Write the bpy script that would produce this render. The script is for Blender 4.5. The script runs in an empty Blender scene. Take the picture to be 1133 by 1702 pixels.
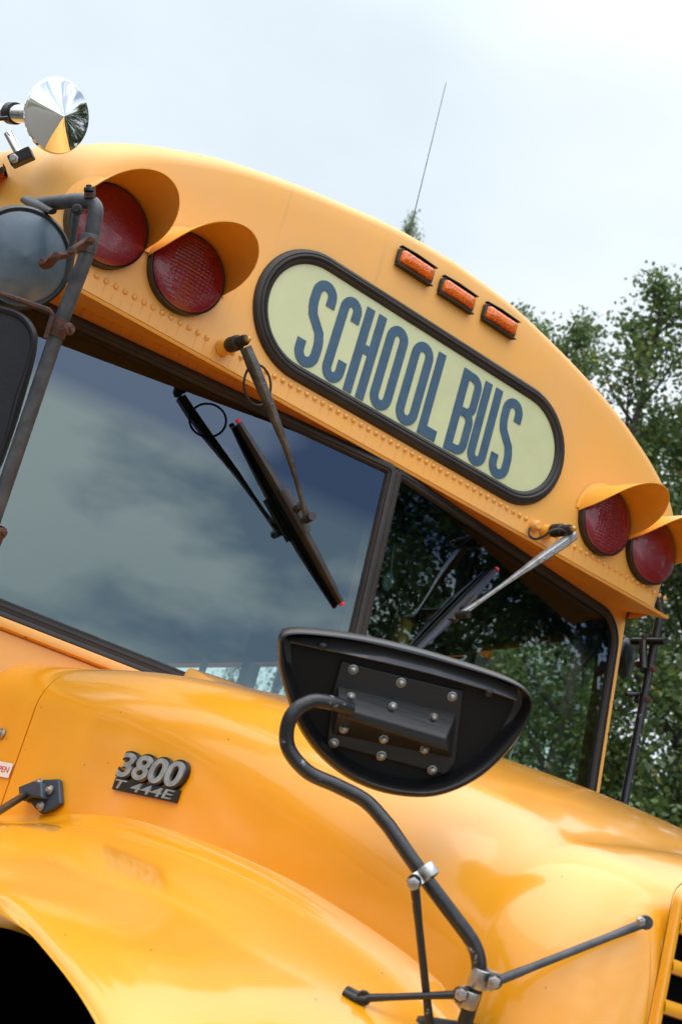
import bpy, math, random
from mathutils import Vector, Matrix
R = math.radians
C = bpy.context.scene.collection
sc = bpy.context.scene
rnd = random.Random(7)

# ------------------------------------------------------------------ camera
CAM = Vector((-1.6093, -2.3252, 1.5186)); YAW, PITCH, ROLL, F = 0.5732, 0.3096, 0.2855, 2299.5
fw = Vector((math.sin(YAW)*math.cos(PITCH), math.cos(YAW)*math.cos(PITCH), math.sin(PITCH)))
r0 = fw.cross(Vector((0, 0, 1))).normalized(); u0 = r0.cross(fw)
RT = r0*math.cos(ROLL) + u0*math.sin(ROLL); UP = -r0*math.sin(ROLL) + u0*math.cos(ROLL)
cd = bpy.data.cameras.new('camera'); cam = bpy.data.objects.new('camera', cd); C.objects.link(cam); sc.camera = cam
cam.matrix_world = Matrix(((RT.x, UP.x, -fw.x, CAM.x), (RT.y, UP.y, -fw.y, CAM.y), (RT.z, UP.z, -fw.z, CAM.z), (0, 0, 0, 1)))
cd.sensor_fit = 'VERTICAL'; cd.sensor_height = 36; cd.lens = F/1702*36; cd.clip_start = .05; cd.clip_end = 3000
cd.dof.use_dof = True; cd.dof.focus_distance = 2.25; cd.dof.aperture_fstop = 10.5

# ------------------------------------------------------------------ world: Nishita sky behind broken cloud
SUN_EL, SUN_AZ = 66, 235        # azimuth clockwise from +y
w = bpy.data.worlds.new('World'); sc.world = w; w.use_nodes = True
nt = w.node_tree; N = nt.nodes; L = nt.links
for n in list(N): N.remove(n)
out = N.new('ShaderNodeOutputWorld'); bg = N.new('ShaderNodeBackground'); bg.inputs['Strength'].default_value = .1
sky = N.new('ShaderNodeTexSky'); sky.sky_type = 'NISHITA'; sky.sun_disc = False
sky.sun_elevation = R(SUN_EL); sky.sun_rotation = R(SUN_AZ)
tc = N.new('ShaderNodeTexCoord'); mp = N.new('ShaderNodeMapping'); mp.inputs['Scale'].default_value = (1, 1, 2.2); mp.inputs['Location'].default_value = (3.1, .9, 1.7)
L.new(tc.outputs['Generated'], mp.inputs[0])
n1 = N.new('ShaderNodeTexNoise'); n1.inputs['Scale'].default_value = 4.6; n1.inputs['Detail'].default_value = 7; n1.inputs['Roughness'].default_value = .5
n2 = N.new('ShaderNodeTexNoise'); n2.inputs['Scale'].default_value = 1.3; n2.inputs['Detail'].default_value = 4; n2.inputs['Roughness'].default_value = .4
L.new(mp.outputs[0], n1.inputs['Vector']); L.new(mp.outputs[0], n2.inputs['Vector'])
cov = N.new('ShaderNodeValToRGB'); cov.color_ramp.elements[0].position = .40; cov.color_ramp.elements[1].position = .56
cov.color_ramp.elements[0].color = (.95, .95, .95, 1); cov.color_ramp.elements[1].color = (1, 1, 1, 1)
L.new(n1.outputs[0], cov.inputs[0])
ccol = N.new('ShaderNodeValToRGB'); e = ccol.color_ramp.elements
e[0].position = .36; e[0].color = (6.3, 7.1, 7.7, 1); e[1].position = .60; e[1].color = (8.8, 9.2, 9.7, 1)
L.new(n2.outputs[0], ccol.inputs[0])
mx = N.new('ShaderNodeMix'); mx.data_type = 'RGBA'
cv2 = N.new('ShaderNodeValToRGB'); cv2.color_ramp.elements[0].position = .43; cv2.color_ramp.elements[1].position = .56; cv2.color_ramp.elements[0].color = (.18, .18, .18, 1); L.new(n1.outputs[0], cv2.inputs[0])
sp0 = N.new('ShaderNodeSeparateXYZ'); L.new(tc.outputs['Generated'], sp0.inputs[0])
br = N.new('ShaderNodeMapRange'); br.inputs[1].default_value = 0; br.inputs[2].default_value = -.5; L.new(sp0.outputs[1], br.inputs[0])
cmx = N.new('ShaderNodeMix'); cmx.data_type = 'RGBA'; L.new(br.outputs[0], cmx.inputs[0]); L.new(cov.outputs[0], cmx.inputs[6]); L.new(cv2.outputs[0], cmx.inputs[7])
L.new(cmx.outputs[2], mx.inputs[0]); L.new(sky.outputs[0], mx.inputs[6]); L.new(ccol.outputs[0], mx.inputs[7])
sep = N.new('ShaderNodeSeparateXYZ'); L.new(tc.outputs['Generated'], sep.inputs[0])
zr = N.new('ShaderNodeMapRange'); zr.inputs[1].default_value = .6; zr.inputs[2].default_value = 1; zr.inputs[3].default_value = 1; zr.inputs[4].default_value = 2.5; L.new(sep.outputs[2], zr.inputs[0])
fr_ = N.new('ShaderNodeMapRange'); fr_.inputs[1].default_value = -.3; fr_.inputs[2].default_value = -.8; fr_.inputs[3].default_value = 1; fr_.inputs[4].default_value = 1.75; L.new(sep.outputs[1], fr_.inputs[0])
mu_ = N.new('ShaderNodeMath'); mu_.operation = 'MULTIPLY'; L.new(zr.outputs[0], mu_.inputs[0]); L.new(fr_.outputs[0], mu_.inputs[1])
vm = N.new('ShaderNodeVectorMath'); vm.operation = 'SCALE'; L.new(mx.outputs[2], vm.inputs[0]); L.new(mu_.outputs[0], vm.inputs['Scale'])
L.new(vm.outputs[0], bg.inputs['Color']); L.new(bg.outputs[0], out.inputs[0])
sl = bpy.data.lights.new('sun', 'SUN'); sl.energy = 1.6; sl.angle = R(75); sl.color = (1, .95, .88)
so = bpy.data.objects.new('sun', sl); C.objects.link(so)
sd = Vector((math.sin(R(SUN_AZ))*math.cos(R(SUN_EL)), math.cos(R(SUN_AZ))*math.cos(R(SUN_EL)), math.sin(R(SUN_EL))))
so.rotation_euler = sd.to_track_quat('Z', 'Y').to_euler()
sc.view_settings.view_transform = 'Standard'; sc.view_settings.look = 'None'; sc.view_settings.exposure = .38; sc.view_settings.gamma = 1
sc.cycles.max_bounces = 10; sc.cycles.transparent_max_bounces = 24; sc.cycles.caustics_reflective = False; sc.cycles.caustics_refractive = False

# ------------------------------------------------------------------ measuring: a photo pixel meets a known plane of the bus
def ray(x, y): return fw + RT*((x-566.5)/F) - UP*((y-851)/F)
def pl(x, y, n, p0):
    n = Vector(n); d = ray(x, y); return CAM + d*((Vector(p0)-CAM).dot(n)/d.dot(n))
def atx(x, y, v): return pl(x, y, (1, 0, 0), (v, 0, 0))
def aty(x, y, v): return pl(x, y, (0, 1, 0), (0, v, 0))
def atd(x, y, d): return CAM + ray(x, y)*d
def lerp(a, b, t): return a+(b-a)*t
def interp(x, xs, ys):
    if x <= xs[0]: return ys[0]
    for i in range(len(xs)-1):
        if x <= xs[i+1]:
            t = (x-xs[i])/(xs[i+1]-xs[i]); return ys[i]+(ys[i+1]-ys[i])*t
    return ys[-1]
def smooth_interp(x, xs, ys):            # Catmull-Rom / Hermite through the points
    n = len(xs)
    if x <= xs[0]: return ys[0]
    if x >= xs[-1]: return ys[-1]
    for i in range(n-1):
        if x <= xs[i+1]: break
    def m(k):
        if k == 0: return (ys[1]-ys[0])/(xs[1]-xs[0])
        if k == n-1: return (ys[-1]-ys[-2])/(xs[-1]-xs[-2])
        return (ys[k+1]-ys[k-1])/(xs[k+1]-xs[k-1])
    h = xs[i+1]-xs[i]; t = (x-xs[i])/h
    return (2*t**3-3*t*t+1)*ys[i]+(t**3-2*t*t+t)*h*m(i)+(-2*t**3+3*t*t)*ys[i+1]+(t**3-t*t)*h*m(i+1)

# ------------------------------------------------------------------ materials
def base_mat(name):
    m = bpy.data.materials.new(name); m.use_nodes = True
    return m, m.node_tree.nodes, m.node_tree.links, m.node_tree.nodes['Principled BSDF']
def mat(name, col, rough=.5, metal=0, coat=0, var=.0, vscale=8, bump=0, bscale=60, spec=.5, col2=None, lo=.4, hi=.65, coat_rough=.05, rvar=0, stretch=None):
    m, n, l, b = base_mat(name)
    b.inputs['Base Color'].default_value = (*col, 1); b.inputs['Roughness'].default_value = rough; b.inputs['Metallic'].default_value = metal
    b.inputs['Coat Weight'].default_value = coat; b.inputs['Coat Roughness'].default_value = coat_rough; b.inputs['Specular IOR Level'].default_value = spec
    t = n.new('ShaderNodeTexCoord'); src = t.outputs['Object']
    if stretch:
        mp = n.new('ShaderNodeMapping'); mp.inputs['Scale'].default_value = stretch; l.new(src, mp.inputs[0]); src = mp.outputs[0]
    if var or col2 or rvar:
        z = n.new('ShaderNodeTexNoise'); z.inputs['Scale'].default_value = vscale; z.inputs['Detail'].default_value = 8; z.inputs['Roughness'].default_value = .65; l.new(src, z.inputs['Vector'])
        cr = n.new('ShaderNodeValToRGB'); cr.color_ramp.elements[0].position = lo; cr.color_ramp.elements[1].position = hi
        c2 = col2 or tuple(c*(1-var) for c in col)
        cr.color_ramp.elements[0].color = (*col, 1); cr.color_ramp.elements[1].color = (*c2, 1)
        l.new(z.outputs[0], cr.inputs[0]); l.new(cr.outputs[0], b.inputs['Base Color'])
        if rvar:
            mr = n.new('ShaderNodeMapRange'); mr.inputs[1].default_value = .35; mr.inputs[2].default_value = .65; mr.inputs[3].default_value = rough; mr.inputs[4].default_value = rough+rvar
            l.new(z.outputs[0], mr.inputs[0]); l.new(mr.outputs[0], b.inputs['Roughness'])
    if bump:
        z2 = n.new('ShaderNodeTexNoise'); z2.inputs['Scale'].default_value = bscale; z2.inputs['Detail'].default_value = 5; l.new(src, z2.inputs['Vector'])
        bp = n.new('ShaderNodeBump'); bp.inputs['Strength'].default_value = bump; bp.inputs['Distance'].default_value = .01; l.new(z2.outputs[0], bp.inputs['Height']); l.new(bp.outputs[0], b.inputs['Normal'])
    return m
M = {}
M['paint'] = mat('glossy_yellow_paint', (.84, .345, .002), .36, coat=1, var=.08, vscale=3, bump=.03, bscale=7, coat_rough=.10)
def specks(m, scale, thr, col, gate=.5, gs=3):
    n = m.node_tree.nodes; l = m.node_tree.links; b = n['Principled BSDF']; old = b.inputs['Base Color'].links[0].from_socket
    t = n.new('ShaderNodeTexCoord'); v = n.new('ShaderNodeTexVoronoi'); v.inputs['Scale'].default_value = scale; l.new(t.outputs['Object'], v.inputs['Vector'])
    lt = n.new('ShaderNodeMath'); lt.operation = 'LESS_THAN'; lt.inputs[1].default_value = thr; l.new(v.outputs['Distance'], lt.inputs[0])
    z = n.new('ShaderNodeTexNoise'); z.inputs['Scale'].default_value = gs; l.new(t.outputs['Object'], z.inputs['Vector'])
    g = n.new('ShaderNodeMath'); g.operation = 'GREATER_THAN'; g.inputs[1].default_value = gate; l.new(z.outputs[0], g.inputs[0])
    mu = n.new('ShaderNodeMath'); mu.operation = 'MULTIPLY'; l.new(lt.outputs[0], mu.inputs[0]); l.new(g.outputs[0], mu.inputs[1])
    mx = n.new('ShaderNodeMix'); mx.data_type = 'RGBA'; l.new(mu.outputs[0], mx.inputs[0]); l.new(old, mx.inputs[6]); mx.inputs[7].default_value = (*col, 1); l.new(mx.outputs[2], b.inputs['Base Color'])
specks(M['paint'], 26, .045, (.30, .12, .02), .52)
def cap_paint():
    m = mat('weathered_yellow_paint', (.79, .385, .065), .42, coat=.25, coat_rough=.35, col2=(.76, .385, .10), vscale=5, bump=.10, bscale=3, rvar=.14)
    n = m.node_tree.nodes; l = m.node_tree.links; b = n['Principled BSDF']; old = b.inputs['Base Color'].links[0].from_socket
    t = n.new('ShaderNodeTexCoord'); v = n.new('ShaderNodeTexVoronoi'); v.inputs['Scale'].default_value = 11; l.new(t.outputs['Object'], v.inputs['Vector'])
    lt = n.new('ShaderNodeMath'); lt.operation = 'LESS_THAN'; lt.inputs[1].default_value = .035; l.new(v.outputs['Distance'], lt.inputs[0])
    z = n.new('ShaderNodeTexNoise'); z.inputs['Scale'].default_value = 2.1; l.new(t.outputs['Object'], z.inputs['Vector'])
    g = n.new('ShaderNodeMath'); g.operation = 'GREATER_THAN'; g.inputs[1].default_value = .53; l.new(z.outputs[0], g.inputs[0])
    mu = n.new('ShaderNodeMath'); mu.operation = 'MULTIPLY'; l.new(lt.outputs[0], mu.inputs[0]); l.new(g.outputs[0], mu.inputs[1])
    # thin rusty runs, stretched down the panel
    mp = n.new('ShaderNodeMapping'); mp.inputs['Scale'].default_value = (55, 10, 2.5); l.new(t.outputs['Object'], mp.inputs[0])
    z3 = n.new('ShaderNodeTexNoise'); z3.inputs['Scale'].default_value = 1; z3.inputs['Detail'].default_value = 4; l.new(mp.outputs[0], z3.inputs['Vector'])
    rr = n.new('ShaderNodeMapRange'); rr.inputs[1].default_value = .62; rr.inputs[2].default_value = .8; rr.inputs[3].default_value = 0; rr.inputs[4].default_value = .35; l.new(z3.outputs[0], rr.inputs[0])
    mxa = n.new('ShaderNodeMix'); mxa.data_type = 'RGBA'; l.new(rr.outputs[0], mxa.inputs[0]); l.new(old, mxa.inputs[6]); mxa.inputs[7].default_value = (.42, .2, .06, 1)
    mxb = n.new('ShaderNodeMix'); mxb.data_type = 'RGBA'; l.new(mu.outputs[0], mxb.inputs[0]); l.new(mxa.outputs[2], mxb.inputs[6]); mxb.inputs[7].default_value = (.16, .06, .02, 1)
    sx = n.new('ShaderNodeSeparateXYZ'); l.new(t.outputs['Object'], sx.inputs[0])
    def mth(op, a, b_=None):
        q = n.new('ShaderNodeMath'); q.operation = op
        for i_, v_ in enumerate((a, b_)):
            if v_ is None: continue
            if isinstance(v_, (int, float)): q.inputs[i_].default_value = v_
            else: l.new(v_, q.inputs[i_])
        return q.outputs[0]
    fx = mth('ABSOLUTE', mth('SUBTRACT', mth('FRACT', mth('ADD', mth('DIVIDE', mth('SUBTRACT', sx.outputs[0], .005), .0213), 60.5)), .5))
    st = mth('MULTIPLY', mth('LESS_THAN', fx, .055), mth('MULTIPLY', mth('LESS_THAN', sx.outputs[2], 2.599), mth('GREATER_THAN', sx.outputs[2], 2.568)))
    zn = n.new('ShaderNodeTexNoise'); zn.inputs['Scale'].default_value = 35; l.new(t.outputs['Object'], zn.inputs['Vector'])
    st = mth('MULTIPLY', st, mth('MULTIPLY', mth('GREATER_THAN', zn.outputs[0], .5), .32))
    mxc = n.new('ShaderNodeMix'); mxc.data_type = 'RGBA'; l.new(st, mxc.inputs[0]); l.new(mxb.outputs[2], mxc.inputs[6]); mxc.inputs[7].default_value = (.36, .15, .04, 1)
    l.new(mxc.outputs[2], b.inputs['Base Color']); return m
M['cap'] = cap_paint()
M['visor'] = mat('yellow_visor_paint', (.80, .38, .04), .38, coat=.3, coat_rough=.2, var=.08, vscale=10)
M['black'] = mat('satin_black_paint', (.012, .012, .013), .33, var=.3, vscale=25, bump=.04, bscale=90, rvar=.15)
M['rubber'] = mat('weathered_black_rubber', (.022, .019, .018), .50, col2=(.036, .030, .028), vscale=9, bump=.05, bscale=60, spec=.3)
M['housing'] = mat('black_moulded_plastic', (.007, .007, .008), .32, coat=.1, bump=.03, bscale=140, var=.2)
M['plate'] = mat('ribbed_black_plastic', (.013, .013, .014), .42, bump=.06, bscale=12, stretch=(1, 1, 20))
M['tube'] = mat('chipped_black_tube', (.014, .014, .016), .32, col2=(.30, .32, .35), vscale=42, lo=.61, hi=.66, bump=.15, bscale=60)
M['greytube'] = mat('greyed_black_tube', (.035, .040, .047), .45, col2=(.075, .08, .09), vscale=35, bump=.1, bscale=60)
M['rust'] = mat('rusty_steel', (.10, .035, .018), .8, col2=(.035, .028, .028), vscale=60, bump=.5, bscale=90)
M['steel'] = mat('galvanised_steel', (.55, .56, .56), .38, metal=1, col2=(.30, .27, .24), vscale=45, bump=.1, bscale=80)
M['bolt'] = mat('bolt_steel', (.42, .41, .39), .42, metal=.8, col2=(.20, .15, .11), vscale=45, lo=.5, hi=.7)
M['chrome'] = mat('chrome', (.86, .85, .83), .035, metal=1, bump=.01, bscale=30)
M['silver'] = mat('brushed_silver_lettering', (.66, .69, .71), .28, metal=.8, var=.35, vscale=60)
M['bluegrey'] = mat('dusty_bluegrey_mirror_back', (.055, .09, .125), .40, coat=.4, coat_rough=.2, col2=(.13, .175, .21), vscale=9, lo=.42, hi=.7, bump=.05, bscale=40)
M['latch'] = mat('faded_bluish_rubber', (.030, .050, .075), .55, var=.3, vscale=60, bump=.05, bscale=70)
M['dark'] = mat('matte_dark_interior', (.012, .012, .013), .85)
M['void'] = mat('matte_black_recess', (.003, .003, .003), 1, spec=0)
M['trim'] = mat('grey_interior_trim', (.05, .055, .055), .7, var=.2)
M['ceil'] = mat('dark_headliner', (.035, .03, .03), .8, var=.2)
M['seat'] = mat('dark_green_vinyl_seat', (.03, .05, .045), .5, bump=.1, bscale=120)
M['panel'] = mat('pale_green_sign_panel', (.53, .57, .315), .32, coat=.3, var=.10, vscale=6, coat_rough=.2)
M['navy'] = mat('faded_navy_lettering', (.026, .072, .130), .42, col2=(.04, .095, .155), vscale=45)
M['white'] = mat('white_sticker', (.75, .74, .72), .5)
M['redink'] = mat('red_print', (.6, .03, .05), .5)
M['redtip'] = mat('red_end_cap', (.60, .03, .05), .4)
M['tyre'] = mat('black_tyre', (.02, .02, .02), .8, bump=.2)
M['mirror'] = mat('mirror_glass', (.35, .37, .38), .05, metal=1)
def lens(name, col, fine):
    m, n, l, b = base_mat(name)
    b.inputs['Roughness'].default_value = .22; b.inputs['Coat Weight'].default_value = .5; b.inputs['Coat Roughness'].default_value = .04
    b.inputs['Base Color'].default_value = (*col, 1)
    t = n.new('ShaderNodeTexCoord'); v = n.new('ShaderNodeTexVoronoi'); v.inputs['Scale'].default_value = fine; l.new(t.outputs['Object'], v.inputs['Vector'])
    cr = n.new('ShaderNodeValToRGB'); cr.color_ramp.elements[0].color = (*[c*1.35 for c in col], 1); cr.color_ramp.elements[1].color = (*[c*.45 for c in col], 1); cr.color_ramp.elements[1].position = .8
    l.new(v.outputs['Distance'], cr.inputs[0]); l.new(cr.outputs[0], b.inputs['Base Color'])
    bp = n.new('ShaderNodeBump'); bp.inputs['Strength'].default_value = .3; bp.inputs['Distance'].default_value = .002; l.new(v.outputs['Distance'], bp.inputs['Height']); l.new(bp.outputs[0], b.inputs['Normal'])
    return m
M['red'] = lens('dark_red_lens', (.24, .001, .015), 420)
M['amber'] = lens('amber_lens', (.95, .19, .008), 260)
def glass(name, tint, f0, band=False, rough=0.0):
    m = bpy.data.materials.new(name); m.use_nodes = True; n = m.node_tree.nodes; l = m.node_tree.links
    for q in list(n): n.remove(q)
    o = n.new('ShaderNodeOutputMaterial'); tr = n.new('ShaderNodeBsdfTransparent'); gl = n.new('ShaderNodeBsdfGlossy'); gl.inputs['Roughness'].default_value = rough
    gl.inputs['Color'].default_value = (.76, .93, .90, 1)
    tr.inputs['Color'].default_value = (*tint, 1)
    fr = n.new('ShaderNodeFresnel'); fr.inputs['IOR'].default_value = f0
    mx = n.new('ShaderNodeMixShader'); l.new(fr.outputs[0], mx.inputs[0]); l.new(tr.outputs[0], mx.inputs[1]); l.new(gl.outputs[0], mx.inputs[2]); l.new(mx.outputs[0], o.inputs[0])
    if band:       # the blue sunshade band along the top of the windshield
        t = n.new('ShaderNodeTexCoord'); s = n.new('ShaderNodeSeparateXYZ'); l.new(t.outputs['Object'], s.inputs[0])
        r = n.new('ShaderNodeMapRange'); r.inputs[1].default_value = 2.375; r.inputs[2].default_value = 2.44; l.new(s.outputs[2], r.inputs[0])
        mc = n.new('ShaderNodeMix'); mc.data_type = 'RGBA'; l.new(r.outputs[0], mc.inputs[0]); mc.inputs[6].default_value = (*tint, 1); mc.inputs[7].default_value = (.05, .09, .2, 1); l.new(mc.outputs[2], tr.inputs['Color'])
        mg = n.new('ShaderNodeMix'); mg.data_type = 'RGBA'; l.new(r.outputs[0], mg.inputs[0]); mg.inputs[6].default_value = (.76, .93, .90, 1); mg.inputs[7].default_value = (.36, .47, .66, 1); l.new(mg.outputs[2], gl.inputs['Color'])
    return m
M['glass'] = glass('tinted_windshield_glass', (.74, .88, .84), 2.2, True)
M['sideglass'] = glass('side_window_glass', (.8, .88, .85), 1.5)

# ------------------------------------------------------------------ object helpers
def link(name, me, m, parent=None):
    o = bpy.data.objects.new(name, me); C.objects.link(o); me.materials.append(m)
    if parent is not None: o.parent = parent; o.matrix_parent_inverse = Matrix.Identity(4)
    return o
class MB:
    def __init__(s): s.v = []; s.f = []; s.sm = []
    def add(s, vs, fs, smooth=True):
        k = len(s.v); s.v += [tuple(p) for p in vs]; s.f += [tuple(i+k for i in f) for f in fs]; s.sm += [smooth]*len(fs); return s
    def grid(s, rows, smooth=True, close=False):
        n = len(rows[0]); vs = [p for r in rows for p in r]; fs = []
        for i in range(len(rows)-1):
            for j in range(n if close else n-1):
                j2 = (j+1) % n; fs.append((i*n+j, i*n+j2, (i+1)*n+j2, (i+1)*n+j))
        return s.add(vs, fs, smooth)
    def box(s, c, size, ax=None, bevel=0):
        c = Vector(c); A = ax or (Vector((1, 0, 0)), Vector((0, 1, 0)), Vector((0, 0, 1)))
        vs = []
        for i in (-1, 1):
            for j in (-1, 1):
                for k in (-1, 1): vs.append(c+A[0]*(i*size[0]/2)+A[1]*(j*size[1]/2)+A[2]*(k*size[2]/2))
        return s.add(vs, [(0, 1, 3, 2), (4, 6, 7, 5), (0, 4, 5, 1), (2, 3, 7, 6), (0, 2, 6, 4), (1, 5, 7, 3)], False)
    def tube(s, pts, r, seg=14, cap=True, flat=1.0):
        pts = [Vector(p) for p in pts]; n = len(pts); rr = r if isinstance(r, (list, tuple)) else [r]*n
        t0 = (pts[1]-pts[0]).normalized(); a = t0.orthogonal().normalized(); rows = []
        for i in range(n):
            t = (pts[min(i+1, n-1)]-pts[max(i-1, 0)]).normalized()
            a = (a-t*a.dot(t)).normalized(); b = t.cross(a)
            rows.append([pts[i]+a*(rr[i]*math.cos(k*2*math.pi/seg))+b*(flat*rr[i]*math.sin(k*2*math.pi/seg)) for k in range(seg)])
        s.grid(rows, True, True)
        if cap:
            k = len(s.v); s.v += [tuple(p) for p in rows[0]] + [tuple(p) for p in rows[-1]]
            s.f += [tuple(k+i for i in range(seg))[::-1], tuple(k+seg+i for i in range(seg))]; s.sm += [False, False]
        return s
    def sweep(s, pts, prof, up, closed=False):     # prof: list of (across, out); up: out direction (fixed)
        pts = [Vector(p) for p in pts]; n = len(pts); up = Vector(up).normalized(); rows = []
        for i in range(n):
            if closed: t1 = (pts[i]-pts[i-1]).normalized(); t2 = (pts[(i+1) % n]-pts[i]).normalized()
            else: t1 = (pts[i]-pts[max(i-1, 0)]); t2 = (pts[min(i+1, n-1)]-pts[i]); t1 = (t1 if t1.length else t2).normalized(); t2 = (t2 if t2.length else t1).normalized()
            t = (t1+t2).normalized(); sd = t.cross(up).normalized(); k = 1/max(.5, t.dot(t1))
            rows.append([pts[i]+sd*(a*k)+up*b for a, b in prof])
        if closed: rows.append(rows[0])
        return s.grid(rows)
    def lathe(s, c, axis, prof, seg=40, ref=None):   # prof: (radius, along)
        c = Vector(c); ax = Vector(axis).normalized(); a = (Vector(ref)-ax*Vector(ref).dot(ax)).normalized() if ref else ax.orthogonal().normalized(); b = ax.cross(a)
        rows = [[c+ax*h+a*(r*math.cos(k*2*math.pi/seg))+b*(r*math.sin(k*2*math.pi/seg)) for k in range(seg)] for r, h in prof]
        return s.grid(rows, True, True)
    def prism(s, poly, d, smooth=False):             # poly of 3D points, extruded by vector d
        n = len(poly); d = Vector(d); vs = [Vector(p) for p in poly]+[Vector(p)+d for p in poly]
        fs = [tuple(range(n))[::-1], tuple(range(n, 2*n))]
        s.add(vs, fs, False)
        vs2 = vs; return s.add(vs2, [(i, (i+1) % n, n+(i+1) % n, n+i) for i in range(n)], smooth)
    def build(s, name, m, parent=None, bevel=0, auto=False):
        me = bpy.data.meshes.new(name); me.from_pydata(s.v, [], s.f); me.polygons.foreach_set('use_smooth', s.sm)
        import bmesh
        b = bmesh.new(); b.from_mesh(me); bmesh.ops.remove_doubles(b, verts=b.verts, dist=1e-6) if not auto else None
        bmesh.ops.recalc_face_normals(b, faces=b.faces); b.to_mesh(me); b.free()
        o = link(name, me, m, parent)
        if bevel:
            md = o.modifiers.new('bevel', 'BEVEL'); md.width = bevel; md.segments = 3; md.limit_method = 'ANGLE'; md.angle_limit = R(40)
            for p in me.polygons: p.use_smooth = True
            md.harden_normals = True
        else: 
            me.set_sharp_from_angle(angle=R(42))
        return o
def empty(name, loc=(0, 0, 0), parent=None):
    o = bpy.data.objects.new(name, None); C.objects.link(o); o.location = loc; o.empty_display_size = .1
    if parent is not None: o.parent = parent
    return o
def tag(o, label=None, cat=None, group=None, kind=None):
    for k, v in (('label', label), ('category', cat), ('group', group), ('kind', kind)):
        if v: o[k] = v
    return o
def fillet(pts, r, n=8):
    pts = [Vector(p) for p in pts]; o = [pts[0]]
    for i in range(1, len(pts)-1):
        a = (pts[i-1]-pts[i]); b = (pts[i+1]-pts[i]); q = min(r, a.length*.48, b.length*.48); p0 = pts[i]+a.normalized()*q; p2 = pts[i]+b.normalized()*q
        for k in range(n+1):
            t = k/n; o.append(p0*(1-t)**2+pts[i]*2*t*(1-t)+p2*t*t)
    o.append(pts[-1]); return o
def spline(pts, n=10):
    pts = [Vector(p) for p in pts]; o = []
    P = [pts[0]*2-pts[1]]+pts+[pts[-1]*2-pts[-2]]
    for i in range(1, len(P)-2):
        for k in range(n):
            t = k/n; a, b, c, d = P[i-1:i+3]
            o.append(.5*((2*b)+(c-a)*t+(2*a-5*b+4*c-d)*t*t+(3*b-a-3*c+d)*t**3))
    o.append(pts[-1]); return o
X, Y, Z = Vector((1, 0, 0)), Vector((0, 1, 0)), Vector((0, 0, 1))

# ------------------------------------------------------------------ ground
GZ = .3
g = MB().add([(-400, -400, GZ), (400, -400, GZ), (400, 400, GZ), (-400, 400, GZ)], [(0, 1, 2, 3)], False).build('ground', mat('grey_gravel', (.16, .15, .13), .95, col2=(.10, .095, .085), vscale=30, bump=.5, bscale=60))
tag(g, kind='structure')
g = MB().add([(3.6, -40, GZ+.004), (90, -40, GZ+.004), (90, 90, GZ+.004), (3.6, 90, GZ+.004)], [(0, 1, 2, 3)], False).build('grass_ground', mat('grass_green', (.035, .06, .015), .95, col2=(.06, .075, .02), vscale=6, bump=.6, bscale=40))
tag(g, kind='structure')

# ------------------------------------------------------------------ the bus
bus = empty('school_bus', (0, 2, GZ)); bus.matrix_world = Matrix.Translation((0, 2, GZ))
tag(bus, 'yellow school bus with SCHOOL BUS sign and red warning lights over its windshield', 'bus')
class _P: pass
def P(o):          # parent a part to the bus, keeping world coordinates
    o.parent = bus; o.matrix_parent_inverse = Matrix.Translation((0, -2, -GZ)); return o
def part(mb, name, m, bevel=0, label=None, auto=False):
    o = P(mb.build(name, m, None, bevel, auto))
    if label: o['label'] = label
    return o

# ---- front cap and roof
def outline(t):      # t 0..1 from right foot over the crown to left foot ; returns x,z of the cap front
    pts = OUT; s = t*(len(pts)-1); i = min(int(s), len(pts)-2); f = s-i
    return (lerp(pts[i][0], pts[i+1][0], f), lerp(pts[i][1], pts[i+1][1], f))
half = [(.927, 2.565), (.937, 2.65), (.944, 2.731), (.943, 2.791), (.925, 2.844), (.887, 2.884), (.821, 2.929), (.738, 2.970), (.638, 3.011), (.519, 3.046), (.378, 3.079), (.198, 3.11), (0, 3.120)]
sp = spline([(x, 0, z) for x, z in half], 6); H2 = [(p.x, p.z) for p in sp]
OUT = [(x+.008, z) for x, z in H2]+[(-x+.008, z-(z-2.565)*.018*min(1, x/.3)) for x, z in H2[::-1][1:]]
BZ = 2.565
def face_y(x, z):
    return .008*x*x+.35*max(0, z-2.95)**2
rows = []
rho0, RY = .90, .14
steps = [0, .15, .3, .45, .6, .75, .84, rho0]+[rho0+(1-rho0)*math.sin(k*math.pi/2/10) for k in range(1, 11)]
for rho in steps:
    row = []
    for (x, z) in OUT:
        px, pz = rho*x, BZ+rho*(z-BZ)
        # keep the rounding of the same real width round the edge
        y = face_y(px, pz)
        if rho > rho0:
            q = min(1, (rho-rho0)/(1-rho0)); y += RY*(1-math.sqrt(max(0, 1-q*q)))
        row.append(Vector((px, y, pz)))
    rows.append(row)
yf = rows[-1]
def flare(y): return 1+.30*(1-math.exp(-max(0, y-.1)/.55))
for yy in (.2, .3, .45, .6, .85, 1.2, 1.7, 2.4):
    rows.append([Vector((x*flare(yy), yy+face_y(x, z)*.5, BZ+(z-BZ))) for x, z in OUT])
cap = part(MB().grid(rows), 'front_cap', M['cap'], auto=False)
rows = [[(v[0], y, v[2]) for v in rows[-1]] for y in (2.4, 4, 6, 8, 9.5)]
part(MB().grid(rows), 'roof', M['cap'])
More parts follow.
